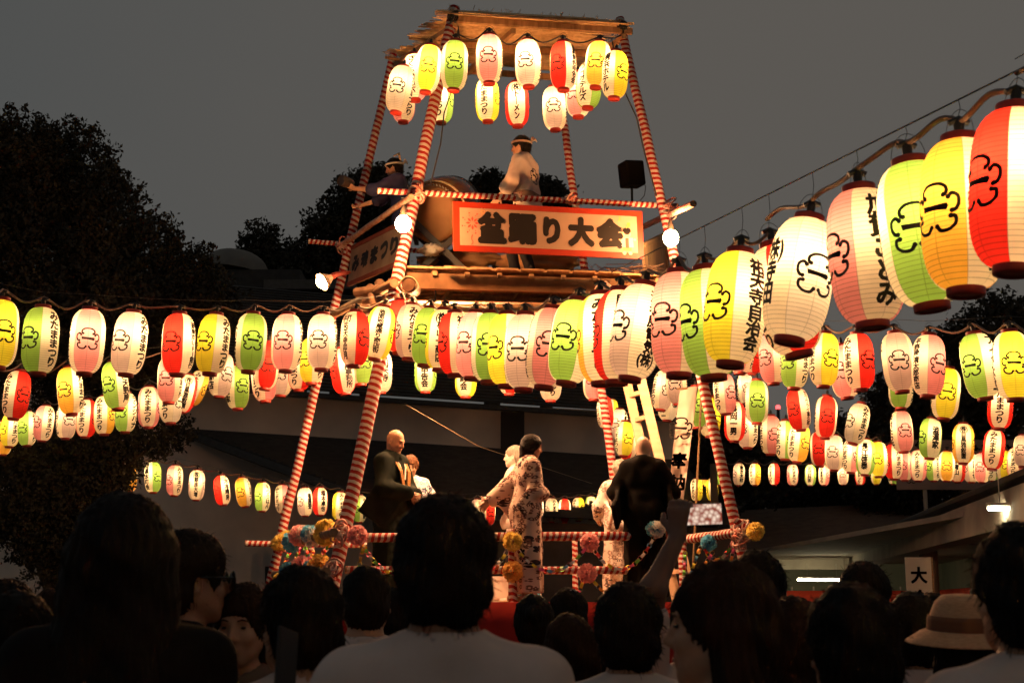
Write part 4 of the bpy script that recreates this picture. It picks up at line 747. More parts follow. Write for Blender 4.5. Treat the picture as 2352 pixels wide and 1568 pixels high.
# ------------------------------------------------------------------ body builder: signed distances on a grid, skinned by surface nets
class SDF:
    def __init__(s, lo, hi, h):
        s.lo = np.array(lo, float); s.h = h; s.n = np.ceil((np.array(hi) - s.lo) / h).astype(int) + 1; s.d = np.full(s.n, .3, dtype=np.float32)
    def sub(s, lo, hi):
        a = np.clip(np.floor((lo - s.lo) / s.h).astype(int), 0, s.n); b = np.clip(np.ceil((hi - s.lo) / s.h).astype(int) + 1, 0, s.n)
        if (b <= a).any(): return None, None
        g = np.meshgrid(*[s.lo[i] + s.h * np.arange(a[i], b[i]) for i in range(3)], indexing='ij'); return tuple(slice(a[i], b[i]) for i in range(3)), g
    def comb(s, sl, d, k, op):
        o = s.d[sl]
        if op == 'add': hh = np.maximum(k - np.abs(o - d), 0) / k; s.d[sl] = np.minimum(o, d) - hh * hh * k / 4
        elif op == 'sub': hh = np.maximum(k - np.abs(o + d), 0) / k; s.d[sl] = np.maximum(o, -d) + hh * hh * k / 4
    def cap(s, a, b, ra, rb=None, k=.02, op='add', sq=None):
        a = np.array(a, float); b = np.array(b, float); rb = ra if rb is None else rb; m = max(ra, rb) + k + 3 * s.h
        sl, g = s.sub(np.minimum(a, b) - m, np.maximum(a, b) + m)
        if sl is None: return
        ab = b - a; L2 = max(ab.dot(ab), 1e-9); p = [g[i] - a[i] for i in range(3)]; t = np.clip((p[0] * ab[0] + p[1] * ab[1] + p[2] * ab[2]) / L2, 0, 1)
        d = np.sqrt(sum((p[i] - t * ab[i]) ** 2 for i in range(3))) - (ra + t * (rb - ra)); s.comb(sl, d.astype(np.float32), k, op)
    def ell(s, c, r, R=None, k=.02, op='add'):
        c = np.array(c, float); r = np.array(r, float); m = r.max() + k + 3 * s.h; sl, g = s.sub(c - m, c + m)
        if sl is None: return
        p = np.stack([g[i] - c[i] for i in range(3)], -1)
        if R is not None: p = p @ np.array(R)       # world -> local
        k0 = np.linalg.norm(p / r, axis=-1); k1 = np.linalg.norm(p / (r * r), axis=-1) + 1e-9; s.comb(sl, (k0 * (k0 - 1) / k1).astype(np.float32), k, op)
    def box(s, c, hf, R, rd=.02, k=.02, op='add'):
        c = np.array(c, float); hf = np.array(hf, float); m = np.linalg.norm(hf) + k + 3 * s.h; sl, g = s.sub(c - m, c + m)
        if sl is None: return
        p = np.stack([g[i] - c[i] for i in range(3)], -1) @ np.array(R); q = np.abs(p) - (hf - rd); d = np.linalg.norm(np.maximum(q, 0), axis=-1) + np.minimum(q.max(-1), 0) - rd; s.comb(sl, d.astype(np.float32), k, op)
    def plane(s, axis, v, sign):              # keep the side where sign*(x-v) < 0
        g = (s.lo[axis] + s.h * np.arange(s.n[axis]) - v) * sign; sh = [1, 1, 1]; sh[axis] = -1; s.d = np.maximum(s.d, g.reshape(sh).astype(np.float32))
    def mesh(s):
        d = s.d.copy(); d[0], d[-1] = .01, .01; d[:, 0], d[:, -1] = .01, .01; d[:, :, 0], d[:, :, -1] = .01, .01
        ins = d < 0; n = d.shape; c8 = np.zeros((n[0] - 1, n[1] - 1, n[2] - 1), np.int8)
        offs = [(i, j, k) for i in (0, 1) for j in (0, 1) for k in (0, 1)]
        V = lambda A, o: A[o[0]:n[0] - 1 + o[0], o[1]:n[1] - 1 + o[1], o[2]:n[2] - 1 + o[2]]
        for o in offs: c8 += V(ins, o)
        cells = np.argwhere((c8 > 0) & (c8 < 8))
        if len(cells) == 0: return np.zeros((0, 3)), np.zeros((0, 4), int)
        idx = -np.ones(c8.shape, np.int32); idx[tuple(cells.T)] = np.arange(len(cells)); vals = [d[cells[:, 0] + o[0], cells[:, 1] + o[1], cells[:, 2] + o[2]] for o in offs]
        pos = np.zeros((len(cells), 3)); cnt = np.zeros(len(cells))
        for i in range(8):
            for j in range(i + 1, 8):
                oi, oj = np.array(offs[i]), np.array(offs[j])
                if np.abs(oi - oj).sum() != 1: continue
                a, b = vals[i], vals[j]; m = (a < 0) != (b < 0); t = np.where(m, a / np.where(m, a - b, 1), 0)[:, None]; pos += np.where(m[:, None], oi + t * (oj - oi), 0); cnt += m
        pos = (cells + pos / cnt[:, None]) * s.h + s.lo; faces = []
        for ax in range(3):
            u, v = [(1, 2), (2, 0), (0, 1)][ax]; sl0 = [slice(None)] * 3; sl1 = [slice(None)] * 3; sl0[ax] = slice(0, -1); sl1[ax] = slice(1, None)
            A, B_ = ins[tuple(sl0)], ins[tuple(sl1)]; e = np.argwhere(A != B_); e = e[(e[:, u] > 0) & (e[:, v] > 0)]; e = e[(e[:, u] < n[u] - 1) & (e[:, v] < n[v] - 1)]
            fl = A[tuple(e.T)]; q = []
            for du, dv in ((-1, -1), (0, -1), (0, 0), (-1, 0)):
                w_ = e.copy(); w_[:, u] += du; w_[:, v] += dv; q.append(idx[tuple(w_.T)])
            q = np.stack(q, 1); q[~fl] = q[~fl][:, ::-1]; faces.append(q)
        f = np.concatenate(faces); f = f[(f >= 0).all(1)]; return pos, f
def rotz(a): c, s_ = math.cos(a), math.sin(a); return np.array([[c, -s_, 0], [s_, c, 0], [0, 0, 1]])
def rotx(a): c, s_ = math.cos(a), math.sin(a); return np.array([[1, 0, 0], [0, c, -s_], [0, s_, c]])
def roty(a): c, s_ = math.cos(a), math.sin(a); return np.array([[c, 0, s_], [0, 1, 0], [-s_, 0, c]])
def A_(x, y, z): return np.array([x, y, z], float)
JOINTS = dict(sh=(.178, -.01, 1.395), el=(.235, -.03, 1.11), wr=(.235, .07, .87), hip=(.09, 0, .90), kn=(.10, .015, .49), an=(.10, -.02, .08))
def pose_of(p):
    J = {}
    for k, v in JOINTS.items(): J[k + 'R'] = A_(*v); J[k + 'L'] = A_(-v[0], v[1], v[2])
    for k, v in p.get('joints', {}).items(): J[k] = A_(*v)
    return J
def lean(v, p):          # bend the upper body forward about the hips
    a = rad(p.get('bend', 0)); b = rad(p.get('side', 0)); o = A_(0, 0, .92); return o + roty(b) @ rotx(-a) @ (np.array(v, float) - o)
def torso(S, p, o=0.0, k=.05, thin=1.0, fem=False, low=.93):
    w = .92 if fem else 1.0; f = lambda *v: lean((v[0] * w, v[1], v[2]), p)
    S.cap(f(-.08, 0, low), f(.08, 0, low), .103 + o, k=k); S.cap(f(-.055, 0, 1.09), f(.055, 0, 1.09), .098 * thin + o, k=k)
    S.cap(f(-.085, .0, 1.25), f(.085, .0, 1.25), .102 + o, k=k); S.cap(f(-.09, -.01, 1.35), f(.09, -.01, 1.35), .085 + o, k=k)
    S.cap(f(0, -.02, 1.45), f(.145, -.015, 1.395), .050 + o, .054 + o, k=k); S.cap(f(0, -.02, 1.45), f(-.145, -.015, 1.395), .050 + o, .054 + o, k=k)
def arms(S, J, p, o=0.0, part=1.0, k=.03, fore=True):
    for s in 'RL':
        a, b, c = lean(J['sh' + s], p), lean(J['el' + s], p), lean(J['wr' + s], p); S.cap(a, a + (b - a) * min(part, 1), .050 + o, .050 + o - .010 * min(part, 1), k=k)
        if fore and part >= 1: S.cap(b, c, .040 + o, .027 + o, k=k)
def hand(S, w, d, nrm, sgn, curl=.4, spread=.12, k=.006, sc=1.0):
    d = d / np.linalg.norm(d); nrm = nrm - d * d.dot(nrm); nrm /= np.linalg.norm(nrm); sd = np.cross(d, nrm) * sgn
    for i in range(4): a = w + sd * (-.028 + .0187 * i) * sc; S.cap(w + sd * (-.012 + .008 * i) * sc, a + d * .085 * sc, .014 * sc, .0115 * sc, k=.014)
    for i, ln in enumerate((.072, .080, .074, .058)):
        base = w + sd * (-.030 + .020 * i) * sc + d * .085 * sc; dd = d + sd * (i - 1.5) * spread; dd /= np.linalg.norm(dd); p0 = base
        for j in range(3):
            a = curl * (j + .6); v = dd * math.cos(a) + nrm * math.sin(a); p1 = p0 + v * ln * (.42, .32, .26)[j] * sc; S.cap(p0, p1, (.0095 - .0008 * j) * sc, (.0088 - .0008 * j) * sc, k=k); p0 = p1
    t0 = w - sd * .022 * sc + d * .022 * sc; t1 = t0 - sd * .034 * sc + d * .030 * sc + nrm * .012; t2 = t1 + (d * .8 - sd * .3 + nrm * curl) / 1.1 * .034 * sc; S.cap(t0, t1, .014 * sc, .0105 * sc, k=.012); S.cap(t1, t2, .0105 * sc, .009 * sc, k=k)
def head_frame(p):
    o = lean((0, .015, 1.605), p); R = rotz(rad(p.get('turn', 0))) @ rotx(rad(p.get('nod', 0))) @ roty(rad(p.get('tilt', 0))); return o, R
def head(S, p, fem=False, jaw=1.0):
    o, R = head_frame(p); H = lambda x, y, z: o + R @ A_(x, y, z); RT = R
    S.ell(H(0, -.012, .022), (.075, .093, .093), RT, k=.02); S.ell(H(0, .022, -.035), (.060 * jaw, .070, .075), RT, k=.03); S.cap(H(-.014, .065, -.098), H(.014, .065, -.098), .018 * jaw, k=.03)
    S.cap(H(-.035, .045, -.075), H(-.052, -.01, -.045), .020, k=.03); S.cap(H(.035, .045, -.075), H(.052, -.01, -.045), .020, k=.03)
    S.cap(H(-.030, .078, .022), H(.030, .078, .022), .011, k=.015); S.ell(H(-.031, .094, .002), (.014, .011, .009), RT, k=.012, op='sub'); S.ell(H(.031, .094, .002), (.014, .011, .009), RT, k=.012, op='sub')
    S.cap(H(0, .088, .008), H(0, .107, -.028), .0075, .0105, k=.012); S.cap(H(-.011, .097, -.034), H(.011, .097, -.034), .0075, k=.008); S.cap(H(-.040, .066, -.028), H(-.038, .066, -.03), .018, k=.02); S.cap(H(.040, .066, -.028), H(.038, .066, -.03), .018, k=.02)
    S.cap(H(-.018, .085, -.061), H(.018, .085, -.061), .0065, k=.007); S.cap(H(-.014, .083, -.071), H(.014, .083, -.071), .0070, k=.007)
    for s in (-1, 1): S.ell(H(s * .079, -.008, -.012), (.008, .019, .031), RT @ rotz(s * -.35), k=.008); S.ell(H(s * .085, -.004, -.010), (.005, .009, .016), RT @ rotz(s * -.35), k=.004, op='sub')
    n0 = lean((0, -.022, 1.40), p); S.cap(n0, o + R @ A_(0, -.022, -.055), .058 if not fem else .050, .053 if not fem else .046, k=.035)
    return o, R
def hair(h, p, style, o=None):
    oo, R = head_frame(p); long_ = style in ('long', 'bob', 'verylong'); S = SDF(oo - A_(.2, .24, .62 if style == 'verylong' else .42), oo + A_(.2, .24, .24), h); H = lambda x, y, z: oo + R @ A_(x, y, z)
    e = .0 if style in ('cap', 'buzz') else .006
    S.ell(H(0, -.014, .030), (.083 + e, .103 + e, .096 + e * 1.4), R, k=.01); S.ell(H(0, -.045, -.035), (.074 + e, .064 + e, .070), R, k=.04)
    if style == 'thick': S.ell(H(0, -.02, .04), (.090, .108, .104), R, k=.02); S.ell(H(0, -.06, -.04), (.077, .060, .07), R, k=.03)
    if style == 'big': S.ell(H(0, -.03, .02), (.108, .122, .125), R, k=.02); S.cap(H(-.045, -.05, -.03), H(-.07, -.05, -.36), .075, .09, k=.04); S.cap(H(.045, -.05, -.03), H(.07, -.05, -.36), .075, .09, k=.04)
    if style == 'bob':
        for s in (-1, 1): S.cap(H(s * .050, -.02, .0), H(s * .064, -.010, -.15), .042, .036, k=.03)
        S.cap(H(-.03, -.07, -.02), H(-.03, -.065, -.145), .045, k=.03); S.cap(H(.03, -.07, -.02), H(.03, -.065, -.145), .045, k=.03)
    if style in ('long', 'verylong'):
        L_ = -.27 if style == 'long' else -.48
        for s in (-1, 0, 1): S.cap(H(s * .050, -.05 + .01 * abs(s), -.02), H(s * .072, -.085 + .03 * abs(s), L_), .050, .042, k=.035)
    if style == 'bun': S.ell(H(0, -.115, .045), (.042, .038, .040), R, k=.012)
    if style == 'curly':
        for i in range(70):
            v = RNG.normal(size=3); v /= np.linalg.norm(v)
            if v[1] > .45 and v[2] < .5: continue
            if v[2] < -.55: continue
            S.ell(H(*(np.array((0, -.02, .03)) + v * np.array((.090, .105, .098)))), (.020, .020, .020), R, k=.012)
    # face opening and ears
    if style not in ('cap',): S.ell(H(0, .115, -.055), (.074, .085, .098), R, k=.02, op='sub')
    if style not in ('bob', 'long', 'verylong', 'big'):
        for s in (-1, 1): S.ell(H(s * .092, .018, -.03), (.034, .038, .043), R, k=.01, op='sub')
    v, f = S.mesh(); nrm = v - np.array(H(0, -.02, 0)); nrm /= np.linalg.norm(nrm, axis=1)[:, None] + 1e-9
    loc = (v - oo) @ R; an = np.arctan2(loc[:, 0], loc[:, 1]); nn = .0032 * np.sin(an * 37 + np.sin(loc[:, 2] * 40) * 1.5) + .0022 * np.sin(an * 83 + loc[:, 2] * 30) + .0025 * np.sin(loc[:, 2] * 70 + loc[:, 0] * 55)
    if style in ('short', 'thick'): nn += .0035 * np.sin(loc[:, 0] * 75) * np.sin(loc[:, 1] * 63 + 1) * np.sin(loc[:, 2] * 68 + 2)
    v = v + nrm * nn[:, None]
    # loose strands standing off the outline
    m = {'cap': 0, 'buzz': 60, 'bob': 260, 'long': 380, 'verylong': 420, 'big': 700, 'short': 620, 'thick': 900, 'bun': 300, 'curly': 300}[style]; cs = [v]; fs = [f]; base = len(v)
    if m and len(v):
        ii = RNG.integers(0, len(v), m); a = v[ii]; down = (np.array(R) @ A_(0, -.35, -1)); rn = RNG.normal(size=(m, 3)) * .35; dr = nrm[ii] * (.45 if style in ('short', 'thick') else .18) + down * (.55 if style in ('short', 'thick') else .95) + rn * (1 if style in ('short', 'thick') else .5); dr /= np.linalg.norm(dr, axis=1)[:, None]
        ln = RNG.uniform(.014, .032, m)[:, None]; sd = np.cross(dr, RNG.normal(size=(m, 3))); sd /= np.linalg.norm(sd, axis=1)[:, None]; t = a - nrm[ii] * .004
        q = np.stack([t - sd * .0016, t + sd * .0016, t + dr * ln + sd * .0005, t + dr * ln - sd * .0005], 1).reshape(-1, 3); cs.append(q); fs.append(base + np.arange(m * 4).reshape(m, 4))
    return np.concatenate(cs), np.concatenate(fs)
def fold(v, amp, fx=18, fz=9, ph=0):
    n = amp * (np.sin(v[:, 2] * fz + v[:, 0] * fx * .7 + ph + 1.7 * np.sin(v[:, 1] * 11 + v[:, 2] * 4)) + .6 * np.sin(v[:, 0] * fx * 1.7 - v[:, 2] * fz * 1.6 + ph * 2))
    th = np.arctan2(v[:, 0], v[:, 1]); low = np.clip((1.0 - v[:, 2]) * 1.2, 0, 1); n = n + amp * 1.8 * low * (1 - 2 * np.abs(np.sin(th * 4.5 + v[:, 2] * 1.1 + ph))) + amp * .7 * (1 - 2 * np.abs(np.sin(v[:, 2] * 13 + v[:, 0] * 15 + 2.2 * np.sin(v[:, 1] * 9 + ph))))
    c = v.copy(); c[:, 2] = 0; c /= np.linalg.norm(c, axis=1)[:, None] + 1e-6; return v + c * n[:, None]
def cloth_mat(name, c1, c2=None, rough=.85, **k): return noisy(name, c1, c2 or tuple(x * .85 for x in c1), 7, rough, .25, **{'spec': .15, **k})
def skin_mat(name, c): 
    m = noisy(name, c, tuple(x * y for x, y in zip(c, (.9, .82, .8))), 14, .5, .08, coord='Object'); bsdf(m).inputs['Subsurface Weight'].default_value = .12; bsdf(m).inputs['Subsurface Radius'].default_value = (.01, .004, .002); return m
SKIN = skin_mat('skin', (.50, .29, .18)); SKIN_D2 = skin_mat('skin_tanned', (.42, .235, .145)); SKIN_P = skin_mat('skin_powdered', (.78, .62, .52))
def hair_mat(name, c, c2): return noisy(name, c, c2, 30, .62, .5, stretch=(3, 3, .3), spec=.12)
HAIR_K = hair_mat('black_hair', (.005, .004, .0035), (.009, .007, .006)); HAIR_B = hair_mat('brown_hair', (.022, .010, .006), (.012, .006, .004)); HAIR_G = hair_mat('grey_hair', (.30, .25, .20), (.18, .15, .12)); HAIR_R = hair_mat('reddish_hair', (.16, .07, .03), (.08, .035, .015))
def yukata_mat(name, ground, dark, sc=9, dens=.55, petal=(.05, .045, .06)):
    """printed cotton: five-petalled flowers and outline blossoms scattered on a pale ground"""
    m = mat(name, ground, .85, spec=.15); t = N(m, 'ShaderNodeTexCoord'); cur = None
    mp = N(m, 'ShaderNodeVectorMath'); mp.operation = 'MULTIPLY'; L(m, t.outputs['Object'], mp.inputs[0]); mp.inputs[1].default_value = (1, .6, 1)
    base = ground; last = None
    for k, (s_, th, colr) in enumerate(((sc * 1.15, .46, dark), (sc * 2.3, .56, petal))):
        v = N(m, 'ShaderNodeTexVoronoi', Scale=s_); L(m, mp.outputs[0], v.inputs['Vector'])
        sb = N(m, 'ShaderNodeVectorMath'); sb.operation = 'SUBTRACT'; sc_ = N(m, 'ShaderNodeVectorMath'); sc_.operation = 'SCALE'; sc_.inputs['Scale'].default_value = 1.0; L(m, mp.outputs[0], sb.inputs[0]); L(m, v.outputs['Position'], sb.inputs[1])
        s2 = N(m, 'ShaderNodeSeparateXYZ'); L(m, sb.outputs[0], s2.inputs[0]); an = math_n(m, 'ARCTAN2', s2.outputs[2], s2.outputs[0]); lob = math_n(m, 'ABSOLUTE', math_n(m, 'SINE', math_n(m, 'MULTIPLY', an, 2.5)))
        rr = math_n(m, 'MULTIPLY_ADD', lob, th * .45, th * .55); ins = math_n(m, 'LESS_THAN', v.outputs['Distance'], rr); c1 = math_n(m, 'GREATER_THAN', v.outputs['Distance'], .10 if k == 0 else th * .38)
        s3 = N(m, 'ShaderNodeSeparateColor'); L(m, v.outputs['Color'], s3.inputs[0]); use = math_n(m, 'LESS_THAN', s3.outputs[0], dens if k == 0 else .72); f = math_n(m, 'MULTIPLY', math_n(m, 'MULTIPLY', ins, c1), use)
        mx = N(m, 'ShaderNodeMix'); mx.data_type = 'RGBA'; L(m, f, mx.inputs[0]); mx.inputs[7].default_value = (*colr, 1)
        if last is None: mx.inputs[6].default_value = (*ground, 1)
        else: L(m, last, mx.inputs[6])
        last = mx.outputs[2]
    L(m, last, bsdf(m).inputs['Base Color']); return m
YUK_A = yukata_mat('yukata_brown_blossom', (.66, .48, .38), (.03, .02, .025), 9, .42, (.16, .07, .055)); YUK_B = yukata_mat('yukata_blue_blossom', (.80, .78, .76), (.02, .03, .08), 10, .6, (.25, .30, .40)); YUK_C = yukata_mat('yukata_grey_blossom', (.78, .68, .60), (.10, .07, .07), 8, .3, (.40, .28, .24))
WHITE_T = cloth_mat('white_tshirt', (.70, .56, .50), (.62, .49, .43)); WHITE_S = cloth_mat('white_shirt', (.68, .58, .52)); BLACK_T = cloth_mat('black_shirt', (.008, .007, .007), spec=.1); NAVY = cloth_mat('navy_cloth', (.045, .045, .11)); DARKP = cloth_mat('dark_trousers', (.025, .024, .028)); PEACH = cloth_mat('peach_top', (.62, .30, .22)); GREY_T = cloth_mat('brown_grey_top', (.16, .11, .09))
ROBE_K = cloth_mat('black_gauze_robe', (.004, .0035, .003), (.007, .006, .005), .8, spec=.05); ROBE_G = cloth_mat('grey_green_robe', (.009, .013, .010), (.015, .020, .015), .8, spec=.05); HAPPI = cloth_mat('white_happi', (.66, .57, .50), (.56, .46, .39)); GOLD = noisy('brocade_stole', (.55, .26, .06), (.30, .12, .03), 60, .5, .4); PATT = yukata_mat('dark_print_shirt', (.02, .018, .018), (.30, .20, .16), 14, .7, (.10, .07, .06))
LIP = mat('lips', (.25, .07, .05), .5); EYE_M = mat('dark_iris', (.01, .008, .007), .2)
def part(name, S, parent, m, f=None, ph=0, k=.004):
    v, fc = S.mesh()
    if not len(v): return None
    if f: v = fold(v, f, ph=ph)
    return link(name, mesh_np(name, v, fc), parent, m)
def person(label, x, Y, top, yaw, hstyle='short', hmat=None, skin=None, outfit='tee', cm=None, res=.011, floor=0.0, group=None, fem=False, extra=None, lower=None, **p):
    """x: picture column, Y: distance, top: picture row of the crown"""
    tp_ = P(x, top, Y); Ht = tp_.z - floor; sc = Ht / 1.735; hairm = hmat or HAIR_K; skin = skin or SKIN
    g = empty('person', (tp_.x, Y, floor), rad(yaw)); g.scale = (sc, sc, sc); tag(g, label, 'person', group); J = pose_of(p); ho, R = head_frame(p)
    g.location = Vector((tp_.x, Y, floor)) - Vector(tuple(rotz(rad(yaw)) @ (A_(ho[0], ho[1], 0) * sc)))
    for k_, (wx, wy, wY) in p.get('wj', {}).items():      # joints given as points of the place
        q_ = P(wx, wy, wY) - g.location; J[k_] = rotz(-rad(yaw)) @ np.array(q_) / sc
    hi = [.5, .45, 1.80]; lo = [-.5, -.45, -.01]
    for s_ in 'RL':
        for q in ('el', 'wr'):
            v = lean(J[q + s_], p); hi = np.maximum(hi, v + .24); lo = np.minimum(lo, v - .24)
    lo[2] = -.01; S = SDF(lo, hi, res); head(S, p, fem); torso(S, p, 0, fem=fem); arms(S, J, p)
    for s_, sg in (('R', 1), ('L', -1)):
        w = lean(J['wr' + s_], p); e_ = lean(J['el' + s_], p); dd = (w - e_); nr = np.array(p.get('palm' + s_, (-.9 * sg, .3, 0)), float); hd = np.array(p['hd' + s_], float) if 'hd' + s_ in p else dd; hand(S, w, hd, nr, sg * p.get('flip' + s_, 1), p.get('curl' + s_, .45), p.get('spread' + s_, .10), k=.006, sc=1.0 if res < .008 else 1.08)
        S.cap(J['hip' + s_], J['kn' + s_], .085, .055, k=.04); S.cap(J['kn' + s_], J['an' + s_], .052, .036, k=.03); f0 = J['an' + s_]; S.cap(f0 + A_(0, -.02, -.035), f0 + A_(.01 * sg, .15, -.045), .034, .026, k=.03)
    body = part('body', S, g, skin)
    if hstyle != 'none':
        v, f = hair(min(res, .009), p, hstyle); link('hair', mesh_np('hair', v, f), g, hairm)
    if res < .012 and p.get('eyes', True):
        for s_ in (-1, 1):
            c = ho + R @ A_(s_ * .031, .0815, .001); M = Matrix.Translation(c) @ Matrix([list(r) for r in R]).to_4x4(); e = MB(); e.lathe([(max(.0001, .0085 * math.sin(math.pi * i / 6)), -.0045 * math.cos(math.pi * i / 6)) for i in range(7)], 10, M); e.build('eye', EYE_M, g)
            b = MB(); b.tube([Vector(tuple(ho + R @ A_(s_ * x_, y_, z_))) for x_, y_, z_ in ((.014, .0895, .021), (.030, .0905, .026), (.046, .082, .021))], [.0022, .0028, .0015], 5); b.build('eyebrow', hairm if hstyle != 'none' else EYE_M, g)
        b = MB(); b.tube([Vector(tuple(ho + R @ A_(x_, y_, -.0655))) for x_, y_ in ((-.020, .084), (-.008, .0915), (.008, .0915), (.020, .084))], [.0022, .0038, .0038, .0022], 6); b.build('lips', LIP, g)
    fu = p.get('full', .015)
    def SD(z0=-.01): return SDF((lo[0], lo[1], z0), hi, max(res, .009))
    def neck_cut(S, r=.068):
        n0 = lean((0, -.015, 1.46), p); S.cap(n0, n0 + (ho - n0) * .6, r, r * .9, k=.01, op='sub')
    def trousers(m, z1=1.0, wide=0.0):
        S = SD(); S.cap(lean((-.08, 0, .93), p), lean((.08, 0, .93), p), .113, k=.04)
        for s_ in 'RL': S.cap(J['hip' + s_], J['kn' + s_], .096, .072 + wide, k=.04); S.cap(J['kn' + s_], J['an' + s_], .070 + wide, .058 + wide, k=.03)
        S.plane(2, z1, 1); S.plane(2, .05, -1); part('trousers', S, g, m, .003)
    if outfit in ('tee', 'shirt', 'blouse'):
        S = SD(.7); torso(S, p, .016, fem=fem, low=.9); arms(S, J, p, .020 if outfit == 'tee' else .016, .72 if outfit != 'shirt' else 1.0)
        if outfit == 'shirt':
            pass
        S.plane(2, .84, -1); neck_cut(S, .070); part('shirt', S, g, cm or WHITE_T, .0045, ph=x * .1)
        if outfit == 'shirt':
            b = MB(); n0 = lean((0, -.02, 1.475), p); b.lathe([(.072, -.02), (.076, .018), (.068, .02), (.064, -.018)], 20, Matrix.Translation(n0)); b.build('collar', cm or WHITE_T, g)
        trousers(lower or DARKP)
    if outfit in ('yukata', 'robe'):
        S = SD(); torso(S, p, .022 + fu * .5, fem=fem)
        c0 = lean((0, 0, .95), p); zb = .10 if outfit == 'robe' else .13; wb = p.get('hem', .10)
        S.cap(lean((-.07, 0, .95), p), (-wb, .02, zb), .125 + fu, .115 + fu, k=.06); S.cap(lean((.07, 0, .95), p), (wb, .02, zb), .125 + fu, .115 + fu, k=.06); S.cap((0, 0, .9), (0, .02, zb), .12 + fu, .12 + fu, k=.06)
        dw = p.get('drop', .34)
        for s_, sg in (('R', 1), ('L', -1)):
            a, b_, c = lean(J['sh' + s_], p), lean(J['el' + s_], p), lean(J['wr' + s_], p); S.cap(a, b_, .068 + fu * .5, .072 + fu * .5, k=.05); S.cap(b_, c - (c - b_) * .12, .072 + fu * .5, .066 + fu * .4, k=.03)
            # hanging sleeve bag under the forearm
            q0, q1 = a + (b_ - a) * .55, c - (c - b_) * .10; mid = (q0 + q1) / 2; ax_ = q1 - q0; ln = np.linalg.norm(ax_); ax_ = ax_ / ln
            if abs(ax_[2]) > .85: dn = A_(0, -.4, -1.0) * .0 + np.array([sg * .25, -.55, -.8])
            else: dn = A_(0, 0, -1)
            dn = dn - ax_ * ax_.dot(dn); dn /= np.linalg.norm(dn); th = np.cross(ax_, dn); Rb = np.stack([ax_, dn, th], 1); S.box(mid + dn * dw / 2, (ln / 2, dw / 2, .022), Rb, .02, k=.05)
        S.plane(2, zb - .03, -1); neck_cut(S, .066)
        n1 = lean((0, .10, 1.42), p); S.cap(n1, lean((0, .135, 1.30), p), .034, .006, k=.02, op='sub')
        part('robe' if outfit == 'robe' else 'yukata', S, g, cm, .006, ph=x * .07)
        b = MB(); pts = [lean(v, p) for v in ((.03, .150, 1.22), (.060, .115, 1.36), (.068, .03, 1.45), (.045, -.06, 1.475), (0, -.085, 1.48), (-.045, -.06, 1.475), (-.068, .03, 1.45), (-.050, .118, 1.35), (.01, .155, 1.22))]
        b.tube([Vector(tuple(q)) for q in pts], .014, 6); b.build('collar', p.get('collar', cm), g)
        if p.get('obi'):
            S = SDF((-.3, -.3, .9), (.3, .3, 1.25), .01); torso(S, p, .032, fem=fem); S.plane(2, 1.02 if fem else 1.0, -1); S.plane(2, 1.18 if fem else 1.09, 1); part('sash', S, g, p['obi'], .002)
    if outfit == 'happi':
        S = SD(.6); torso(S, p, .024, low=.9, fem=fem)
        for s_, sg in (('R', 1), ('L', -1)):
            a, b_, c = lean(J['sh' + s_], p), lean(J['el' + s_], p), lean(J['wr' + s_], p); S.cap(a, b_, .066, .074, k=.04); S.cap(b_, b_ + (c - b_) * p.get('cuff', .45), .078, .084, k=.03)
        S.cap(lean((-.08, 0, .86), p), lean((.08, 0, .86), p), .125, k=.05); S.plane(2, .80, -1); neck_cut(S, .066); part('happi_coat', S, g, cm, .007, ph=x * .3)
        trousers(lower or DARKP, .95)
    return g, sc, p
def band(g, p, m, name='headband', knot=True, z=.045):
    o, R = head_frame(p); b = MB(); pts = []
    for t in np.linspace(0, 2 * math.pi, 25): pts.append(Vector(tuple(o + R @ A_(.093 * math.sin(t), -.014 + .111 * math.cos(t), z + .012 * math.cos(t)))))
    b.tube(pts, .013, 6)
    if knot:
        k0 = Vector(tuple(o + R @ A_(0, -.13, z))); 
        for s_ in (-1, 1): b.tube([k0, k0 + Vector((s_ * .03, -.03, .03)), k0 + Vector((s_ * .055, -.045, .0))], [.010, .018, .006], 6)
    b.build(name, m, g)
def stuck_print(g, shapes, s, centre, nrm, m, name, off=.004, target=None):
    """print laid on the cloth: every point is dropped onto the garment along the given direction"""
    v, f = flat_print(shapes, name, s); n = Vector(nrm).normalized(); x = Vector((0, 0, 1)).cross(n).normalized(); y = n.cross(x); o = [c for c in g.children if c.name.startswith(target)][0]; bpy.context.view_layer.update()
    vv = []
    for a, b in v:
        q = Vector(centre) + x * a + y * b; hit, loc, _, _ = o.ray_cast(q + n * .6, -n); vv.append(tuple((loc if hit else q) + n * off))
    me = bpy.data.meshes.new(name); me.from_pydata(vv, [], f); me.update(); link(name, me, g, m)

# ---- on the upper deck
DZ = ZD + .032
g, sc, p = person('drummer in white coat with back crest and patterned headband, facing left', 1196, 15.75, 312, 62, 'short', outfit='happi', cm=HAPPI, floor=DZ, res=.0085, bend=6, turn=12, nod=-4,
    joints=dict(elR=(.30, .06, 1.13), wrR=(.22, .26, 1.02), elL=(-.30, .02, 1.12), wrL=(-.28, .20, .98), knL=(-.22, .14, .50), anL=(-.34, -.02, .08), hipL=(-.10, 0, .9), knR=(.12, .14, .50), anR=(.18, .02, .08)))
band(g, p, cloth_mat('patterned_towel', (.62, .48, .36), (.20, .12, .10))); stuck_print(g, CREST, .085, (0, -.2, 1.24), (0, -1, .1), INK, 'crest', target='happi_coat')
S = SDF((-.3, -.3, .85), (.3, .3, 1.1), .01); torso(S, p, .036, low=.93); S.plane(2, .93, -1); S.plane(2, 1.03, 1); part('sash', S, g, cloth_mat('figured_sash', (.30, .18, .12), (.12, .07, .05)), .002)
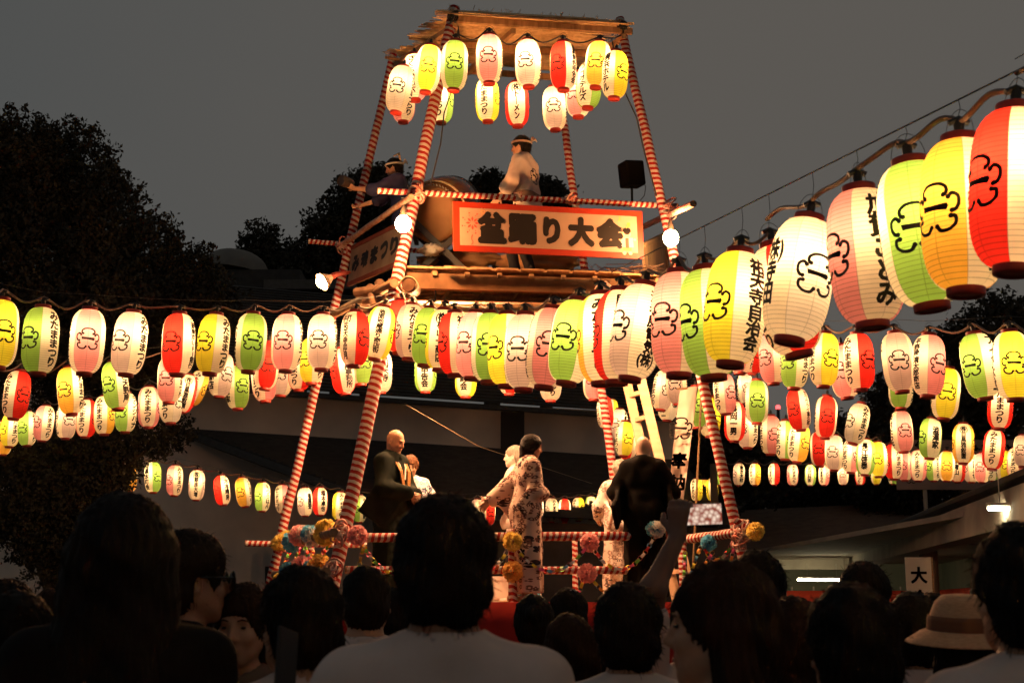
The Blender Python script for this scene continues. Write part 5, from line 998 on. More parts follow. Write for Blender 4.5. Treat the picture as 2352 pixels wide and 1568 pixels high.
o_, R_ = head_frame(p); b = MB()
for s_ in (-1, 1): b.tube([Vector(tuple(o_ + R_ @ A_(s_ * .032 + .022 * math.cos(t), .104, .002 + .017 * math.sin(t)))) for t in np.linspace(0, 6.28, 13)], .002, 4)
b.tube([Vector(tuple(o_ + R_ @ A_(.054, .100, .005))), Vector(tuple(o_ + R_ @ A_(.080, 0, .005)))], .0018, 4); b.tube([Vector(tuple(o_ + R_ @ A_(-.054, .100, .005))), Vector(tuple(o_ + R_ @ A_(-.080, 0, .005)))], .0018, 4); b.build('glasses', WIRE_MAT, g)
g, sc, p = person('drummer in a navy coat and twisted towel, both arms stretched left holding a drumstick', 905, 16.1, 362, 80, 'short', outfit='happi', cm=NAVY, floor=DZ, res=.0065, bend=10, turn=6, nod=-10, cuff=.15,
    joints=dict(elR=(.18, .28, 1.30), wrR=(.13, .53, 1.26), elL=(-.14, .27, 1.33), wrL=(-.10, .54, 1.42), shR=(.17, .02, 1.38), shL=(-.17, .02, 1.39)), curlR=.75, curlL=.55, hdL=(0, .8, .5), palmR=(-.6, 0, .6), palmL=(.4, .4, .5))
band(g, p, cloth_mat('white_towel', (.80, .70, .60)), z=.042); o_, R_ = head_frame(p)
wl = lean(A_(-.10, .54, 1.42), p); wrl = lean(A_(.13, .53, 1.26), p)
b = MB(); b.tube([Vector(tuple(R_ @ A_(0, 0, 0) + o_ + R_ @ A_(-.02, -.10, .07))), Vector(tuple(o_ + R_ @ A_(-.06, -.10, .16))), Vector(tuple(o_ + R_ @ A_(-.03, -.02, .15)))], [.012, .02, .006], 6); b.build('towel_knot', cloth_mat('orange_towel', (.70, .38, .15)), g)
wv = []
for k in range(5):
    sh_ = stroke([(-.5, 0), (-.2, .5), (.2, .3), (.1, -.2), (.5, -.4), (.8, 0)], .22); wv.append((sh_[0] * .045 + np.array([-.12 + k * .06, (k % 2) * .08 - .04]), sh_[1]))
stuck_print(g, wv, 1.0, (0, -.1, 1.30), (.9, -.35, .1), WCL, 'wave_print', target='happi_coat'); stuck_print(g, wv, 1.0, (0, -.2, 1.18), (.2, -1, .1), WCL, 'wave_print', target='happi_coat')
hw = g.matrix_basis @ Vector(tuple(wl)); hw = Vector(g.location) + Matrix.Rotation(rad(80), 3, 'Z') @ (Vector(tuple(wl)) * sc)
st_ = empty('drumstick', hw + Vector((-.11, -.015, .075))); tag(st_, 'thick drumstick seen end-on in the raised hand of the navy drummer', 'drumstick'); MB().tube([(-.035, -.07, 0), (-.03, -.065, 0), (.05, .10, .01)], [.062, .068, .062], 18).build('stick', BLK, st_)

# ---- on the stage
SZ = ZS + .001
g, sc, p = person('smiling shaven-headed monk in grey-green robe with brocade stole, looking down at left of the stage', 909, 14.95, 984, -118, 'none', outfit='robe', cm=ROBE_G, skin=skin_mat('monk_skin', (.62, .36, .21)), floor=SZ, res=.0075, nod=-20, turn=0, bend=3, collar=WCL, drop=.42,
    joints=dict(elR=(.25, .06, 1.12), wrR=(.07, .27, 1.08), elL=(-.25, .05, 1.12), wrL=(-.04, .28, 1.07)), curlR=.7, curlL=.7, hdR=(-.6, .5, -.3), hdL=(.6, .5, -.3), palmR=(-.3, -.6, 0), palmL=(.3, -.6, 0))
b = MB()
for s_ in (-1, 1):
    pts = [(s_ * .060, -.02, 1.485), (s_ * .090, .075, 1.42), (s_ * .075, .150, 1.30), (s_ * .045, .170, 1.16), (s_ * .035, .180, 1.05)]
    pts = [Vector(tuple(lean(q, p))) for q in pts]
    for a, c in zip(pts, pts[1:]): b.bar(a, c, .050, .012, Vector((0, 1, .3)))
b.build('stole', GOLD, g)
g, sc, p = person('old woman with short auburn hair in white yukata with navy flowers, behind the monk', 942, 15.75, 1047, -168, 'curly', HAIR_R, outfit='yukata', cm=YUK_B, floor=SZ, fem=True, res=.0085, obi=NAVY, nod=-14,
    joints=dict(elR=(.30, .03, 1.16), wrR=(.20, .24, 1.06), elL=(-.30, .02, 1.17), wrL=(-.30, .24, 1.12)))
g, sc, p = person('woman with black bob dancing in brown-flowered yukata, leaning back toward the right', 1222, 14.75, 997, -78, 'bob', outfit='yukata', cm=YUK_A, floor=SZ, fem=True, res=.0085, full=.022, hem=.13, obi=cloth_mat('rust_sash', (.30, .12, .07)), turn=-6, nod=-10, bend=5, side=0,
    joints=dict(elR=(.20, .06, 1.14), wrR=(.10, .15, 1.12), elL=(-.22, -.16, 1.20), wrL=(-.20, -.34, 1.02), knL=(-.08, .08, .5), anL=(-.1, -.12, .08)), drop=.40)
g, sc, p = person('pale-faced man in white facing left, hidden behind the dancing woman', 1180, 16.3, 1022, 78, 'buzz', HAIR_G, skin=SKIN_P, outfit='happi', cm=HAPPI, floor=SZ, res=.0085, joints=dict(elR=(.22, .16, 1.20), wrR=(.12, .28, 1.16), elL=(-.24, .12, 1.14), wrL=(-.14, .28, 1.10)))
g, sc, p = person('shaven-headed man in sheer black robe seen from behind at the right of the stage', 1477, 15.0, 999, -6, 'none', outfit='robe', cm=ROBE_K, skin=skin_mat('pale_monk_skin', (.66, .44, .32)), floor=SZ, res=.0085, collar=WCL, drop=.46, turn=-4, joints=dict(elR=(.30, .02, 1.13), wrR=(.20, .20, 1.0), elL=(-.30, .02, 1.13), wrL=(-.20, .20, 1.0)))
b = MB(); b.lathe([(.070, -.03), (.074, .03), (.066, .032), (.062, -.03)], 22, Matrix.Translation((0, -.015, 1.485))); b.build('under_collar', WCL, g)
g, sc, p = person('woman with grey curly hair in pale yukata, half hidden by the black-robed man', 1424, 15.9, 1056, 20, 'curly', HAIR_G, outfit='yukata', cm=YUK_C, floor=SZ, fem=True, res=.009, obi=GREY_T, joints=dict(elR=(.26, .05, 1.15), wrR=(.16, .2, 1.1), elL=(-.28, .03, 1.15), wrL=(-.24, .16, 1.05)))
o = tag(MB().lathe([(.001, 0), (.085, .002), (.088, .01), (.001, .008)], 24, Matrix.Rotation(rad(80), 4, 'X')).build('round_fan', cloth_mat('paper_fan_face', (.66, .40, .26)), None, P(1136, 1177, 14.6)), 'small round paper fan held at the waist of the dancing woman', 'fan') if False else None

# ---- the crowd, seen from behind
CG = 'spectators watching from the ground'
def crowd(label, x, Y, top, yaw=0, hs='short', hm=None, **k): return person(label, x, Y, top, yaw, hs, hm, group=CG, **k)
crowd('tall dark figure with a great mass of long hair at left', 297, 3.3, 1148, 0, 'big', outfit='tee', cm=BLACK_T, res=.009)
g, sc, p = crowd('man in wraparound sunglasses facing right beside the tall long-haired figure', 445, 4.3, 1226, -62, 'thick', outfit='tee', cm=BLACK_T, skin=SKIN_D2, res=.008)
o_, R_ = head_frame(p); b = MB(); GL = mat('sunglass_lens', (.01, .01, .01), .08)
for s_ in (-1, 1): b.lathe([(.001, 0), (.029, .002), (.031, .006), (.001, .008)], 18, Matrix.Translation(o_ + R_ @ A_(s_ * .034, .103, -.002)) @ Matrix([list(r) for r in R_]).to_4x4() @ Matrix.Rotation(-math.pi / 2, 4, 'X')); b.tube([Vector(tuple(o_ + R_ @ A_(s_ * .062, .100, .008))), Vector(tuple(o_ + R_ @ A_(s_ * .086, .0, .008)))], .004, 5)
b.build('sunglasses', GL, g)
crowd('person at the far left edge glancing right, face lit orange', 25, 5.0, 1332, -50, 'short', outfit='tee', cm=BLACK_T)
crowd('dark-haired person at the lower left corner with bare neck', 48, 3.6, 1368, 10, 'thick', outfit='tee', cm=cloth_mat('maroon_top', (.10, .03, .025)))
g, sc, p = crowd('woman turned back toward the camera with shoulder-length hair and a soft smile', 560, 4.4, 1340, 172, 'long', HAIR_B, outfit='blouse', cm=GREY_T, fem=True, skin=SKIN, res=.007, nod=-4, joints=dict(elR=(.20, .06, 1.12), wrR=(.05, .24, 1.20), elL=(-.22, .05, 1.1), wrL=(-.12, .2, 1.1)))
g, sc, p = crowd('man in white shirt with tousled hair turned left, raising a phone', 688, 3.45, 1312, 35, 'thick', outfit='tee', cm=WHITE_T, res=.007, joints=dict(elL=(-.22, .10, 1.12), wrL=(-.10, .33, 1.23)), curlL=.6, hdL=(.1, .25, 1), palmL=(.3, -.9, 0))
hw = Vector(g.location) + Matrix.Rotation(rad(35), 3, 'Z') @ (Vector((-.10, .33, 1.23)) * sc)
def phone(p, rot, label, screen=None, sc=1.0):
    e = empty('mobile_phone', p); e.rotation_euler = rot; tag(e, label, 'phone'); o = MB().box((-.036, -.0045, -.075), (.036, .0045, .075)).build('case', mat('phone_case', (.012, .012, .013), .6), e); bv = o.modifiers.new('b', 'BEVEL'); bv.width = .004; bv.segments = 2
    MB().box((-.033, -.0056, -.071), (.033, -.0046, .071)).build('screen', screen or mat('dark_glass', (.01, .01, .012), .35, spec=.2), e); MB().box((-.025, .0046, .035), (.0, .0075, .062)).build('camera_bump', mat('phone_metal', (.25, .22, .2), .3, metal=.8), e); return e
phone(P(657, 1520, 3.2), (rad(-8), rad(14), rad(62)), 'dark phone held up at the chest of the tousled man')
crowd('boy with short cropped hair and white shirt left of the big central head', 842, 5.1, 1297, 4, 'cap', outfit='tee', cm=WHITE_T, res=.009)
crowd('person with long dark hair half hidden by the cropped-haired boy', 925, 5.9, 1350, -40, 'long', outfit='tee', cm=BLACK_T, fem=True)
crowd('broad-shouldered man in a white T-shirt, the biggest head in the middle', 1022, 2.85, 1153, 3, 'thick', outfit='tee', cm=WHITE_T, res=.009, skin=SKIN_D2)
crowd('person with hair tied up in a dark patterned shirt', 1226, 6.4, 1366, 0, 'bun', outfit='tee', cm=PATT, fem=True)
g, sc, p = crowd('woman with straight dark hair and a silver hair clip', 1308, 7.0, 1351, -25, 'long', outfit='blouse', cm=BLACK_T, fem=True)
o_, R_ = head_frame(p); MB().tube([Vector(tuple(o_ + R_ @ A_(-.03, -.075, .105))), Vector(tuple(o_ + R_ @ A_(.01, -.05, .122))), Vector(tuple(o_ + R_ @ A_(.05, -.03, .117)))], .004, 5).build('hair_clip', mat('silver_clip', (.6, .6, .6), .3, metal=.9), g)
crowd('woman with long brown hair just left of the round-headed youth', 1308, 4.7, 1411, 0, 'verylong', HAIR_B, outfit='tee', cm=GREY_T, fem=True)
crowd('youth with round black hair and white collar, right of centre', 1440, 4.0, 1347, 0, 'thick', outfit='shirt', cm=WHITE_S, res=.009)
SCR = bpy.data.materials.new('lit_phone_screen'); SCR.use_nodes = True; bs = bsdf(SCR); bs.inputs['Base Color'].default_value = (.02, .02, .02, 1); vt = N(SCR, 'ShaderNodeTexVoronoi', Scale=70); tcs = N(SCR, 'ShaderNodeTexCoord'); L(SCR, tcs.outputs['Object'], vt.inputs['Vector']); crs = N(SCR, 'ShaderNodeValToRGB'); crs.color_ramp.elements[0].color = (1, .80, .62, 1); crs.color_ramp.elements[1].color = (.25, .05, .03, 1); crs.color_ramp.elements[1].position = .75; L(SCR, vt.outputs['Distance'], crs.inputs[0]); L(SCR, crs.outputs[0], bs.inputs['Emission Color']); bs.inputs['Emission Strength'].default_value = 1.1
# woman with the raised arm
Yw, yw = 2.85, 42
base = P(1640, 1292, Yw)
crowd('long brown-haired woman in profile facing left, largest head on the right', 1650, Yw, 1292, 58, 'verylong', HAIR_B, outfit='blouse', cm=WHITE_S, fem=True, res=.0065, nod=2, turn=16)
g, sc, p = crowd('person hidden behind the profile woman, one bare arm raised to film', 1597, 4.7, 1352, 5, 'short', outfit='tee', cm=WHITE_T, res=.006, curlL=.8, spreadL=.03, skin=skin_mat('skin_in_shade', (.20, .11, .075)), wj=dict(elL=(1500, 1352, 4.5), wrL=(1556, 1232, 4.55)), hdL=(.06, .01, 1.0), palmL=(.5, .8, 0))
wl = P(1556, 1232, 4.55)
HANDPX = proj(wl); print('HAND', HANDPX, 'Y', wl.y)
ph = phone(P(1607, 1181, 4.64), (rad(4), rad(88), rad(6)), 'lit phone held sideways in the raised hand, filming the stage', SCR)
crowd('dark round head right of the woman filming', 1737, 5.0, 1267, 0, 'short', outfit='tee', cm=BLACK_T)
crowd('person with long brown hair behind the woman filming', 1822, 4.1, 1372, 0, 'verylong', HAIR_B, outfit='tee', cm=GREY_T, fem=True)
crowd('man with a full dark head of hair in the lower right, very near', 1948, 2.95, 1352, 6, 'thick', outfit='tee', cm=BLACK_T, res=.009, skin=SKIN_D2)
crowd('man with tousled hair under the fluorescent light, ear showing', 1985, 5.6, 1297, -20, 'thick', outfit='tee', cm=BLACK_T, skin=SKIN)
crowd('man with neat dark hair and white shirt left of the straw hat', 2092, 4.7, 1368, 0, 'thick', outfit='shirt', cm=WHITE_S)
g, sc, p = crowd('woman in a wide-brimmed straw hat and peach top', 2205, 4.25, 1384, 0, 'long', outfit='blouse', cm=PEACH, fem=True)
o_, R_ = head_frame(p); STRAW = noisy('woven_straw', (.72, .40, .22), (.58, .30, .15), 60, .8, .5, stretch=(1, 1, 6)); Mh = Matrix.Translation(o_ + A_(0, -.01, .035)) @ Matrix.Rotation(rad(5), 4, 'X')
MB().lathe([(.001, .118), (.03, .122), (.060, .118), (.082, .098), (.096, .06), (.104, .015)], 36, Mh @ Matrix.Diagonal((1, 1.15, 1, 1))).build('hat_crown', STRAW, g); MB().lathe([(.104, .0155), (.13, .006), (.150, -.008), (.172, -.022), (.174, -.026), (.150, -.013), (.13, .0), (.103, .009)], 36, Mh @ Matrix.Diagonal((1, 1.12, 1, 1))).build('hat_brim', STRAW, g)
MB().lathe([(.1055, .012), (.1035, .045), (.1005, .058), (.1025, .058), (.1062, .044), (.1078, .012)], 36, Mh @ Matrix.Diagonal((1, 1.15, 1, 1))).build('hat_band', cloth_mat('brown_hat_ribbon', (.22, .09, .045)), g)
crowd('man in a pale shirt cut off by the right edge, nearest on that side', 2338, 2.9, 1216, 8, 'thick', outfit='shirt', cm=WHITE_T, res=.009)
crowd('brown-haired head beside the nearest man at the right edge', 2283, 5.2, 1300, 0, 'short', HAIR_B, outfit='tee', cm=BLACK_T)
crowd('small distant head below the standing sign', 2138, 8.5, 1362, 10, 'short', outfit='tee', cm=WHITE_S, res=.014)
crowd('small distant head seen between the straw hat and white shirt', 2160, 7.2, 1385, -30, 'short', outfit='tee', cm=PATT, res=.014)
crowd('small distant head beside the face of the smiling woman', 508, 8.0, 1352, 0, 'short', outfit='tee', cm=BLACK_T, res=.014)
crowd('bare-headed distant spectator with a lit shoulder right of the woman filming', 1905, 6.8, 1372, 15, 'short', outfit='tee', cm=WHITE_S, res=.014)
crowd('distant spectator with pale hair left of the tall long-haired figure', 118, 7.5, 1352, 12, 'short', HAIR_B, outfit='tee', cm=PEACH, res=.014)
crowd('distant spectator at the left, low between two dark heads', 152, 8.8, 1385, -10, 'short', HAIR_B, outfit='tee', cm=PEACH, res=.014)
# ------------------------------------------------------------------ trees
def leaf_mat(name, c, c2):
    m = noisy(name, c, c2, 1.2, .7, 0); return m
LEAF_D = leaf_mat('dark_evergreen_leaf', (.042, .032, .017), (.020, .019, .011)); LEAF_M = leaf_mat('maple_leaf', (.028, .024, .013), (.018, .018, .010)); BARK = noisy('bark', (.07, .05, .035), (.04, .03, .02), 9, .9, .6, stretch=(1, 1, .3))
def crown_mesh(blobs, n, size, clump=26, spread=3.2, up=.5):
    """blobs: (x, y, z, rx, ry, rz); leaves sit in sprays near each blob's skin and thin out inside"""
    vol = np.array([b[3] * b[4] * b[5] for b in blobs]) ** .67; vol /= vol.sum(); nc = max(1, n // clump); which = RNG.choice(len(blobs), nc, p=vol); B_ = np.array(blobs)[which]
    d = RNG.normal(size=(nc, 3)); d /= np.linalg.norm(d, axis=1)[:, None]; r = RNG.uniform(.45, 1.0, nc) ** .5 * RNG.uniform(.88, 1.07, nc); c = B_[:, :3] + d * r[:, None] * B_[:, 3:6]
    sp = d * .6 + np.array([0, 0, up]) + RNG.normal(size=(nc, 3)) * .35; sp /= np.linalg.norm(sp, axis=1)[:, None]
    t = RNG.uniform(0, 1, (nc, clump)); off = RNG.normal(size=(nc, clump, 3)) * size * spread * .35 * (1.15 - t[..., None]); p = (c[:, None] + sp[:, None] * (t[..., None] * size * spread) + off).reshape(-1, 3); m = len(p)
    a = RNG.normal(size=(m, 3)); a /= np.linalg.norm(a, axis=1)[:, None]; b = np.cross(a, RNG.normal(size=(m, 3))); b /= np.linalg.norm(b, axis=1)[:, None]; s = size * RNG.uniform(.5, 1.1, m)[:, None]
    v = np.stack([p - a * s * .5, p + b * s * .26, p + a * s * .5, p - b * s * .26], 1).reshape(-1, 3); return mesh_np('crown', v, np.arange(m * 4).reshape(m, 4), smooth=False)
def tree(name, label, Y, ells, n, size, m, trunk=None, group=None, dy=1.0, **kw):
    """ells: picture ellipses (x, y, rx, ry[, dY]) standing at distance Y"""
    bl = []
    for e in ells:
        c = P(e[0], e[1], Y + (e[4] if len(e) > 4 else 0)); k = c.y / FPX; bl.append((c.x, c.y, c.z, e[2] * k, max(e[2], e[3]) * k * dy, e[3] * k))
    tx = trunk if trunk is not None else ells[0][0]; base = P(tx, 1400, Y); base.z = 0; g = empty(name, base); tag(g, label, 'tree', group)
    bl2 = [(b[0] - base.x, b[1] - base.y, b[2], *b[3:]) for b in bl]; link('crown', crown_mesh(bl2, n, size, **kw), g, m)
    top = max(b[2] for b in bl2); r = max(.09, top * .028); hub = Vector((0, 0, top * .45)); MB().tube([(0, 0, -.1), (r * .4, 0, top * .2), hub], [r * 1.3, r, r * .75], 10).build('trunk', BARK, g)
    for i, b in enumerate(bl2[:9]):
        e_ = Vector(b[:3]) + Vector((0, 0, b[5] * .3)); MB().tube([hub + Vector((0, 0, -r)), hub.lerp(e_, .5) + Vector((random.uniform(-.3, .3), 0, .2)), e_], [r * .6, r * .35, r * .08], 7).build('limb', BARK, g)
    return g
tree('camphor_tree', 'huge dark evergreen tree filling the left of the sky', 27, [(40, 420, 130, 150), (150, 420, 110, 120), (230, 530, 100, 120), (330, 620, 95, 110), (60, 640, 220, 190), (200, 760, 250, 150), (420, 690, 90, 105), (470, 720, 60, 80), (100, 900, 260, 130), (300, 860, 150, 90), (-60, 500, 150, 220)], 150000, .13, LEAF_D, 120, dy=.8)
tree('maple_tree', 'low leafy tree at the left, its leaves overlapping the orange lantern', 23.5, [(60, 1130, 150, 90), (160, 1090, 120, 70), (230, 1045, 95, 42), (340, 1005, 75, 22), (-5, 1000, 40, 50), (120, 1190, 130, 90), (268, 1092, 38, 16), (140, 1240, 90, 90), (395, 985, 40, 14)], 60000, .085, LEAF_M, 110, up=-.1, dy=.6)
for a in (('round-crowned pine left of the tower, nearest the domed roof', 62, [(600, 570, 32, 28), (620, 610, 48, 36), (655, 645, 62, 40), (680, 610, 25, 22), (690, 590, 18, 12)], 640), ('dark pine just left of the tower behind the clip lamp', 58, [(760, 600, 70, 60), (740, 650, 80, 50), (780, 540, 60, 40), (745, 525, 34, 20), (850, 620, 70, 70)], 770),
          ('dark treetop showing behind the navy drummer', 58, [(820, 460, 40, 34), (850, 436, 36, 30), (890, 450, 36, 34), (780, 480, 22, 16), (860, 500, 60, 50)], 850), ('small treetop showing left of the white-coated drummer', 60, [(1128, 446, 22, 20), (1112, 456, 18, 14), (1130, 480, 36, 24)], 1130), ('small treetop showing right of the white-coated drummer', 60, [(1250, 455, 16, 10), (1258, 478, 30, 14)], 1255)):
    tree('pine_tree', a[0], a[1], a[2], 15000 if a[1] < 62 else 12000, .26, LEAF_D, a[3], 'dark trees standing behind the tower', up=.1)
for a in (('broad dark tree behind the lanterns at the far right', 46, [(2290, 830, 120, 130), (2180, 900, 90, 110), (2330, 960, 120, 130), (2230, 1020, 120, 90), (2120, 980, 60, 70)], 2260, 42000), ('dark tree behind the middle-tier lanterns at right', 50, [(2060, 930, 45, 50), (2080, 1010, 70, 80), (2000, 1070, 90, 70), (1960, 1010, 40, 30)], 2030, 26000),
          ('dark tree behind the prayer banner and right post', 44, [(1560, 1010, 80, 120), (1500, 930, 70, 90), (1640, 1060, 90, 90), (1700, 1010, 50, 40), (1760, 1080, 80, 60), (1690, 925, 26, 24), (1760, 1130, 120, 50, 12), (1640, 1150, 90, 50, 12)], 1600, 42000), ('low dark tree above the long corrugated roof', 52, [(1850, 1110, 100, 60), (1960, 1120, 100, 50), (1900, 1060, 50, 30)], 1900, 24000), ('leafy tree above the pavilion at right', 48, [(2150, 1110, 110, 50), (2280, 1100, 110, 60), (2050, 1120, 80, 40)], 2180, 26000)):
    tree('broadleaf_tree', a[0], a[1], a[2], a[4], .22, LEAF_D, a[3], 'dark trees behind the lanterns at right')
# ------------------------------------------------------------------ temple hall behind
PLASTER = noisy('grey_plaster', (.82, .68, .56), (.70, .58, .48), 1.2, .9, .1); TILE = noisy('dark_roof_tile', (.045, .040, .036), (.03, .027, .025), 4, .7, .2); CONC = noisy('bare_concrete', (.42, .36, .28), (.34, .29, .23), 2, .9, .2)
def quad_slab(name, pts, th, m, parent, I):
    a = [Vector(p) + I for p in pts]; n = (a[1] - a[0]).cross(a[-1] - a[0]).normalized() * th; k = len(a); b = MB(); b.add([*a, *[q + n for q in a]], [tuple(range(k))[::-1], tuple(range(k, 2 * k))] + [(i, (i + 1) % k, (i + 1) % k + k, i + k) for i in range(k)]); return b.build(name, m, parent)
g = empty('temple_hall', (P(800, 1400, 40).x, 40, 0)); tag(g, 'large grey-walled hall with dark tiled roofs behind the stage', 'building'); I = -Vector(g.location)
def PG(x, Y, z): q = P(x, 1000, Y); return Vector((q.x, Y, z))
quad_slab('wall', [PG(-500, 41, 0), PG(1560, 41, 0), P(1560, 955, 41), P(-500, 850, 41)], .3, PLASTER, g, I)
def tiled(name, e0, e1, r0, r1, n, m, parent, I, th=.10):
    """roof of overlapping tile courses, eave e0-e1 up to ridge r0-r1"""
    for k in range(n):
        a = Vector(e0).lerp(Vector(r0), k / n); b = Vector(e1).lerp(Vector(r1), k / n); c = Vector(e1).lerp(Vector(r1), (k + 1.12) / n); d = Vector(e0).lerp(Vector(r0), (k + 1.12) / n); u = Vector((0, 0, th * .55)); quad_slab(name, [a + u, b + u, c, d], th * .5, m, parent, I)
tiled('tile_course', P(190, 868, 39.6), P(1600, 962, 39.6), P(420, 650, 47), P(1750, 770, 47), 34, TILE, g, I, .14)
quad_slab('eave_board', [P(190, 878, 39.5), P(1600, 972, 39.5), P(1600, 962, 39.5), P(190, 868, 39.5)], .15, TILE, g, I)
tiled('tile_course', P(930, 1178, 32), P(1700, 1215, 32), P(430, 992, 40.6), P(1560, 1064, 40.6), 34, TILE, g, I, .14)
quad_slab('verge_board', [P(925, 1192, 32), P(935, 1176, 32), P(430, 990, 40.6), P(424, 1004, 40.6)], .2, TILE, g, I)
quad_slab('wall', [PG(940, 33, 0), PG(1680, 33, 0), P(1680, 1215, 33), P(940, 1190, 33)], .3, noisy('dark_board_wall', (.10, .08, .07), (.07, .055, .045), 2, .9, .1), g, I)  # dark brown board wall below the lower roof
MB().box(P(1150, 1060, 40.5) + I - Vector((0, .3, 0)), P(1204, 948, 40.5) + I).build('dark_pillar', mat('deep_brown_pillar', (.03, .022, .018), .8), g)  # solid dark pillar standing against the upper wall
fwm = mat('window_glass_dim', (.03, .03, .03), .1); o = quad_slab('window', [P(610, 1345, 40.6), P(720, 1345, 40.6), P(720, 1300, 40.6), P(610, 1300, 40.6)], .1, mat('window_frame_dark', (.03, .025, .02), .6), g, I)
quad_slab('pane', [P(616, 1342, 40.4), P(662, 1342, 40.4), P(662, 1304, 40.4), P(616, 1304, 40.4)], .04, fwm, o, I); quad_slab('pane', [P(668, 1342, 40.4), P(714, 1342, 40.4), P(714, 1304, 40.4), P(668, 1304, 40.4)], .04, fwm, o, I)
g = empty('domed_building', (P(560, 1400, 52).x, 52, 0)); tag(g, 'distant building with a curved grey domed roof left of the pine', 'building'); I = -Vector(g.location); c = P(540, 626, 52) + I
prof = []
for i in range(9): t = i / 8; prof.append((max(.01, 1.25 * math.cos(t * math.pi / 2) ** .8), .85 * math.sin(t * math.pi / 2)))
MB().lathe(prof, 40, Matrix.Translation(c) @ Matrix.Rotation(rad(8), 4, 'Y')).build('domed_roof', noisy('grey_sheet_roof', (.16, .15, .13), (.13, .12, .11), 3, .7, .1), g); MB().box((c.x - 1.3, -1, 0), (c.x + 2.6, 1.6, c.z - .12)).build('wall', TILE, g); MB().box((c.x + 1.3, -1.2, c.z - .9), (c.x + 4.6, 1.6, c.z - .55)).build('lower_roof', noisy('dim_flat_roof', (.10, .09, .08), (.08, .07, .06)), g)
# ------------------------------------------------------------------ pavilion at right
g = empty('pavilion', (9, 42, 0)); tag(g, 'low concrete pavilion with a corrugated roof and fluorescent lamps at right', 'building'); I = -Vector(g.location)
CORR = noisy('corrugated_sheet', (.20, .14, .105), (.15, .105, .085), 3, .6, .1)
tiled('roof_sheet', P(1560, 1290, 43), P(1990, 1268, 43), P(1560, 1186, 50), P(2300, 1150, 50), 26, CORR, g, I, .16)
quad_slab('roof_end', [P(1990, 1268, 43), P(2420, 1082, 19.5), P(2420, 1060, 20.5), P(2300, 1150, 50)], .1, TILE, g, I)
e0, e1 = P(1700, 1266, 43), P(1956, 1266, 43); quad_slab('eave_beam', [P(1640, 1308, 43.3), P(1962, 1308, 43.3), P(1962, 1268, 43.3), P(1640, 1268, 43.3)], .4, CONC, g, I)
quad_slab('eave_edge', [P(1560, 1272, 42.4), P(1966, 1272, 42.4), P(1966, 1264, 42.4), P(1560, 1264, 42.4)], .2, TILE, g, I)
quad_slab('side_beam', [P(1962, 1308, 43.2), P(2440, 1196, 19), P(2440, 1100, 19), P(1962, 1270, 43.2)], .35, CONC, g, I)
quad_slab('eave_edge', [P(1945, 1270, 43), P(2440, 1094, 18.6), P(2440, 1078, 18.6), P(1950, 1262, 43)], .25, TILE, g, I)
zc = P(1962, 1308, 43.2).z + .3
quad_slab('ceiling', [Vector((6, 47, zc + .1)), Vector((17, 47, zc + .1)), Vector((17, 17, zc + .1)), Vector((8.0, 18.5, zc + .1))], .1, CONC, g, I)
WALLG = noisy('pale_green_wall', (.44, .44, .32), (.36, .37, .28), 1.5, .85, .1)
quad_slab('back_wall', [Vector((5, 47, 0)), Vector((14.2, 47, 0)), Vector((14.2, 47, zc)), Vector((5, 47, zc))], .2, WALLG, g, I); quad_slab('side_wall', [Vector((14.2, 47, 0)), Vector((10.6, 20, 0)), Vector((10.6, 20, zc)), Vector((14.2, 47, zc))], .2, WALLG, g, I)
cx = P(2133, 1300, 31).x; MB().tube([Vector((cx, 31, 0)) + I, Vector((cx, 31, zc)) + I], .20, 20).build('column', CONC, g); cx = P(1795, 1300, 43.6).x; MB().tube([Vector((cx, 43.9, 0)) + I, Vector((cx, 43.9, zc)) + I], .18, 16).build('column', CONC, g)
TUBE = mat('fluorescent_tube', (1, 1, 1), .4, emit=(1, .88, .55), es=75); CAS = mat('lamp_batten', (.6, .58, .5), .5)
def fluo(a, b, label, e=26):
    g = empty('fluorescent_lamp', a); tag(g, label, 'lamp'); d = b - a; MB().tube([Vector((0, 0, 0)), d], .035, 10).build('tube', TUBE, g); MB().bar(Vector((0, 0, .06)), d + Vector((0, 0, .06)), .12, .05).build('batten', CAS, g)
    for t in (.2, .8): MB().tube([d * t + Vector((0, 0, .08)), d * t + Vector((0, 0, .45))], .008, 5).build('hanger', CAS, g)
fluo(P(1832, 1330, 41), P(1944, 1331, 41), 'fluorescent tube hanging over the tousled man'); fluo(P(2272, 1167, 21), P(2400, 1168, 20), 'fluorescent tube at the right edge under the eave')
cu = empty('striped_curtain', (9, 42, 0)); tag(cu, 'red and white festival curtain hung along the pavilion', 'curtain')
CURT = noisy('bright_red_curtain', (.75, .07, .03), (.62, .05, .02), 4, .8, .2)
a = Vector((7.0, 44.8, 2.32)); b = Vector((13.0, 44.5, 2.32)); c = Vector((10.3, 24, 2.25)); drape(a, b, 1.5, 'curtain_cloth', cu, .06, CURT, 120, I, 1.2); drape(b, c, 1.5, 'curtain_cloth', cu, .06, CURT, 160, I, 1.2)
for k in range(9): q = a.lerp(b, (k + .5) / 9); MB().tube([q + I, q + I + Vector((0, 0, .12))], .03, 5).build('tie', WCL, cu)
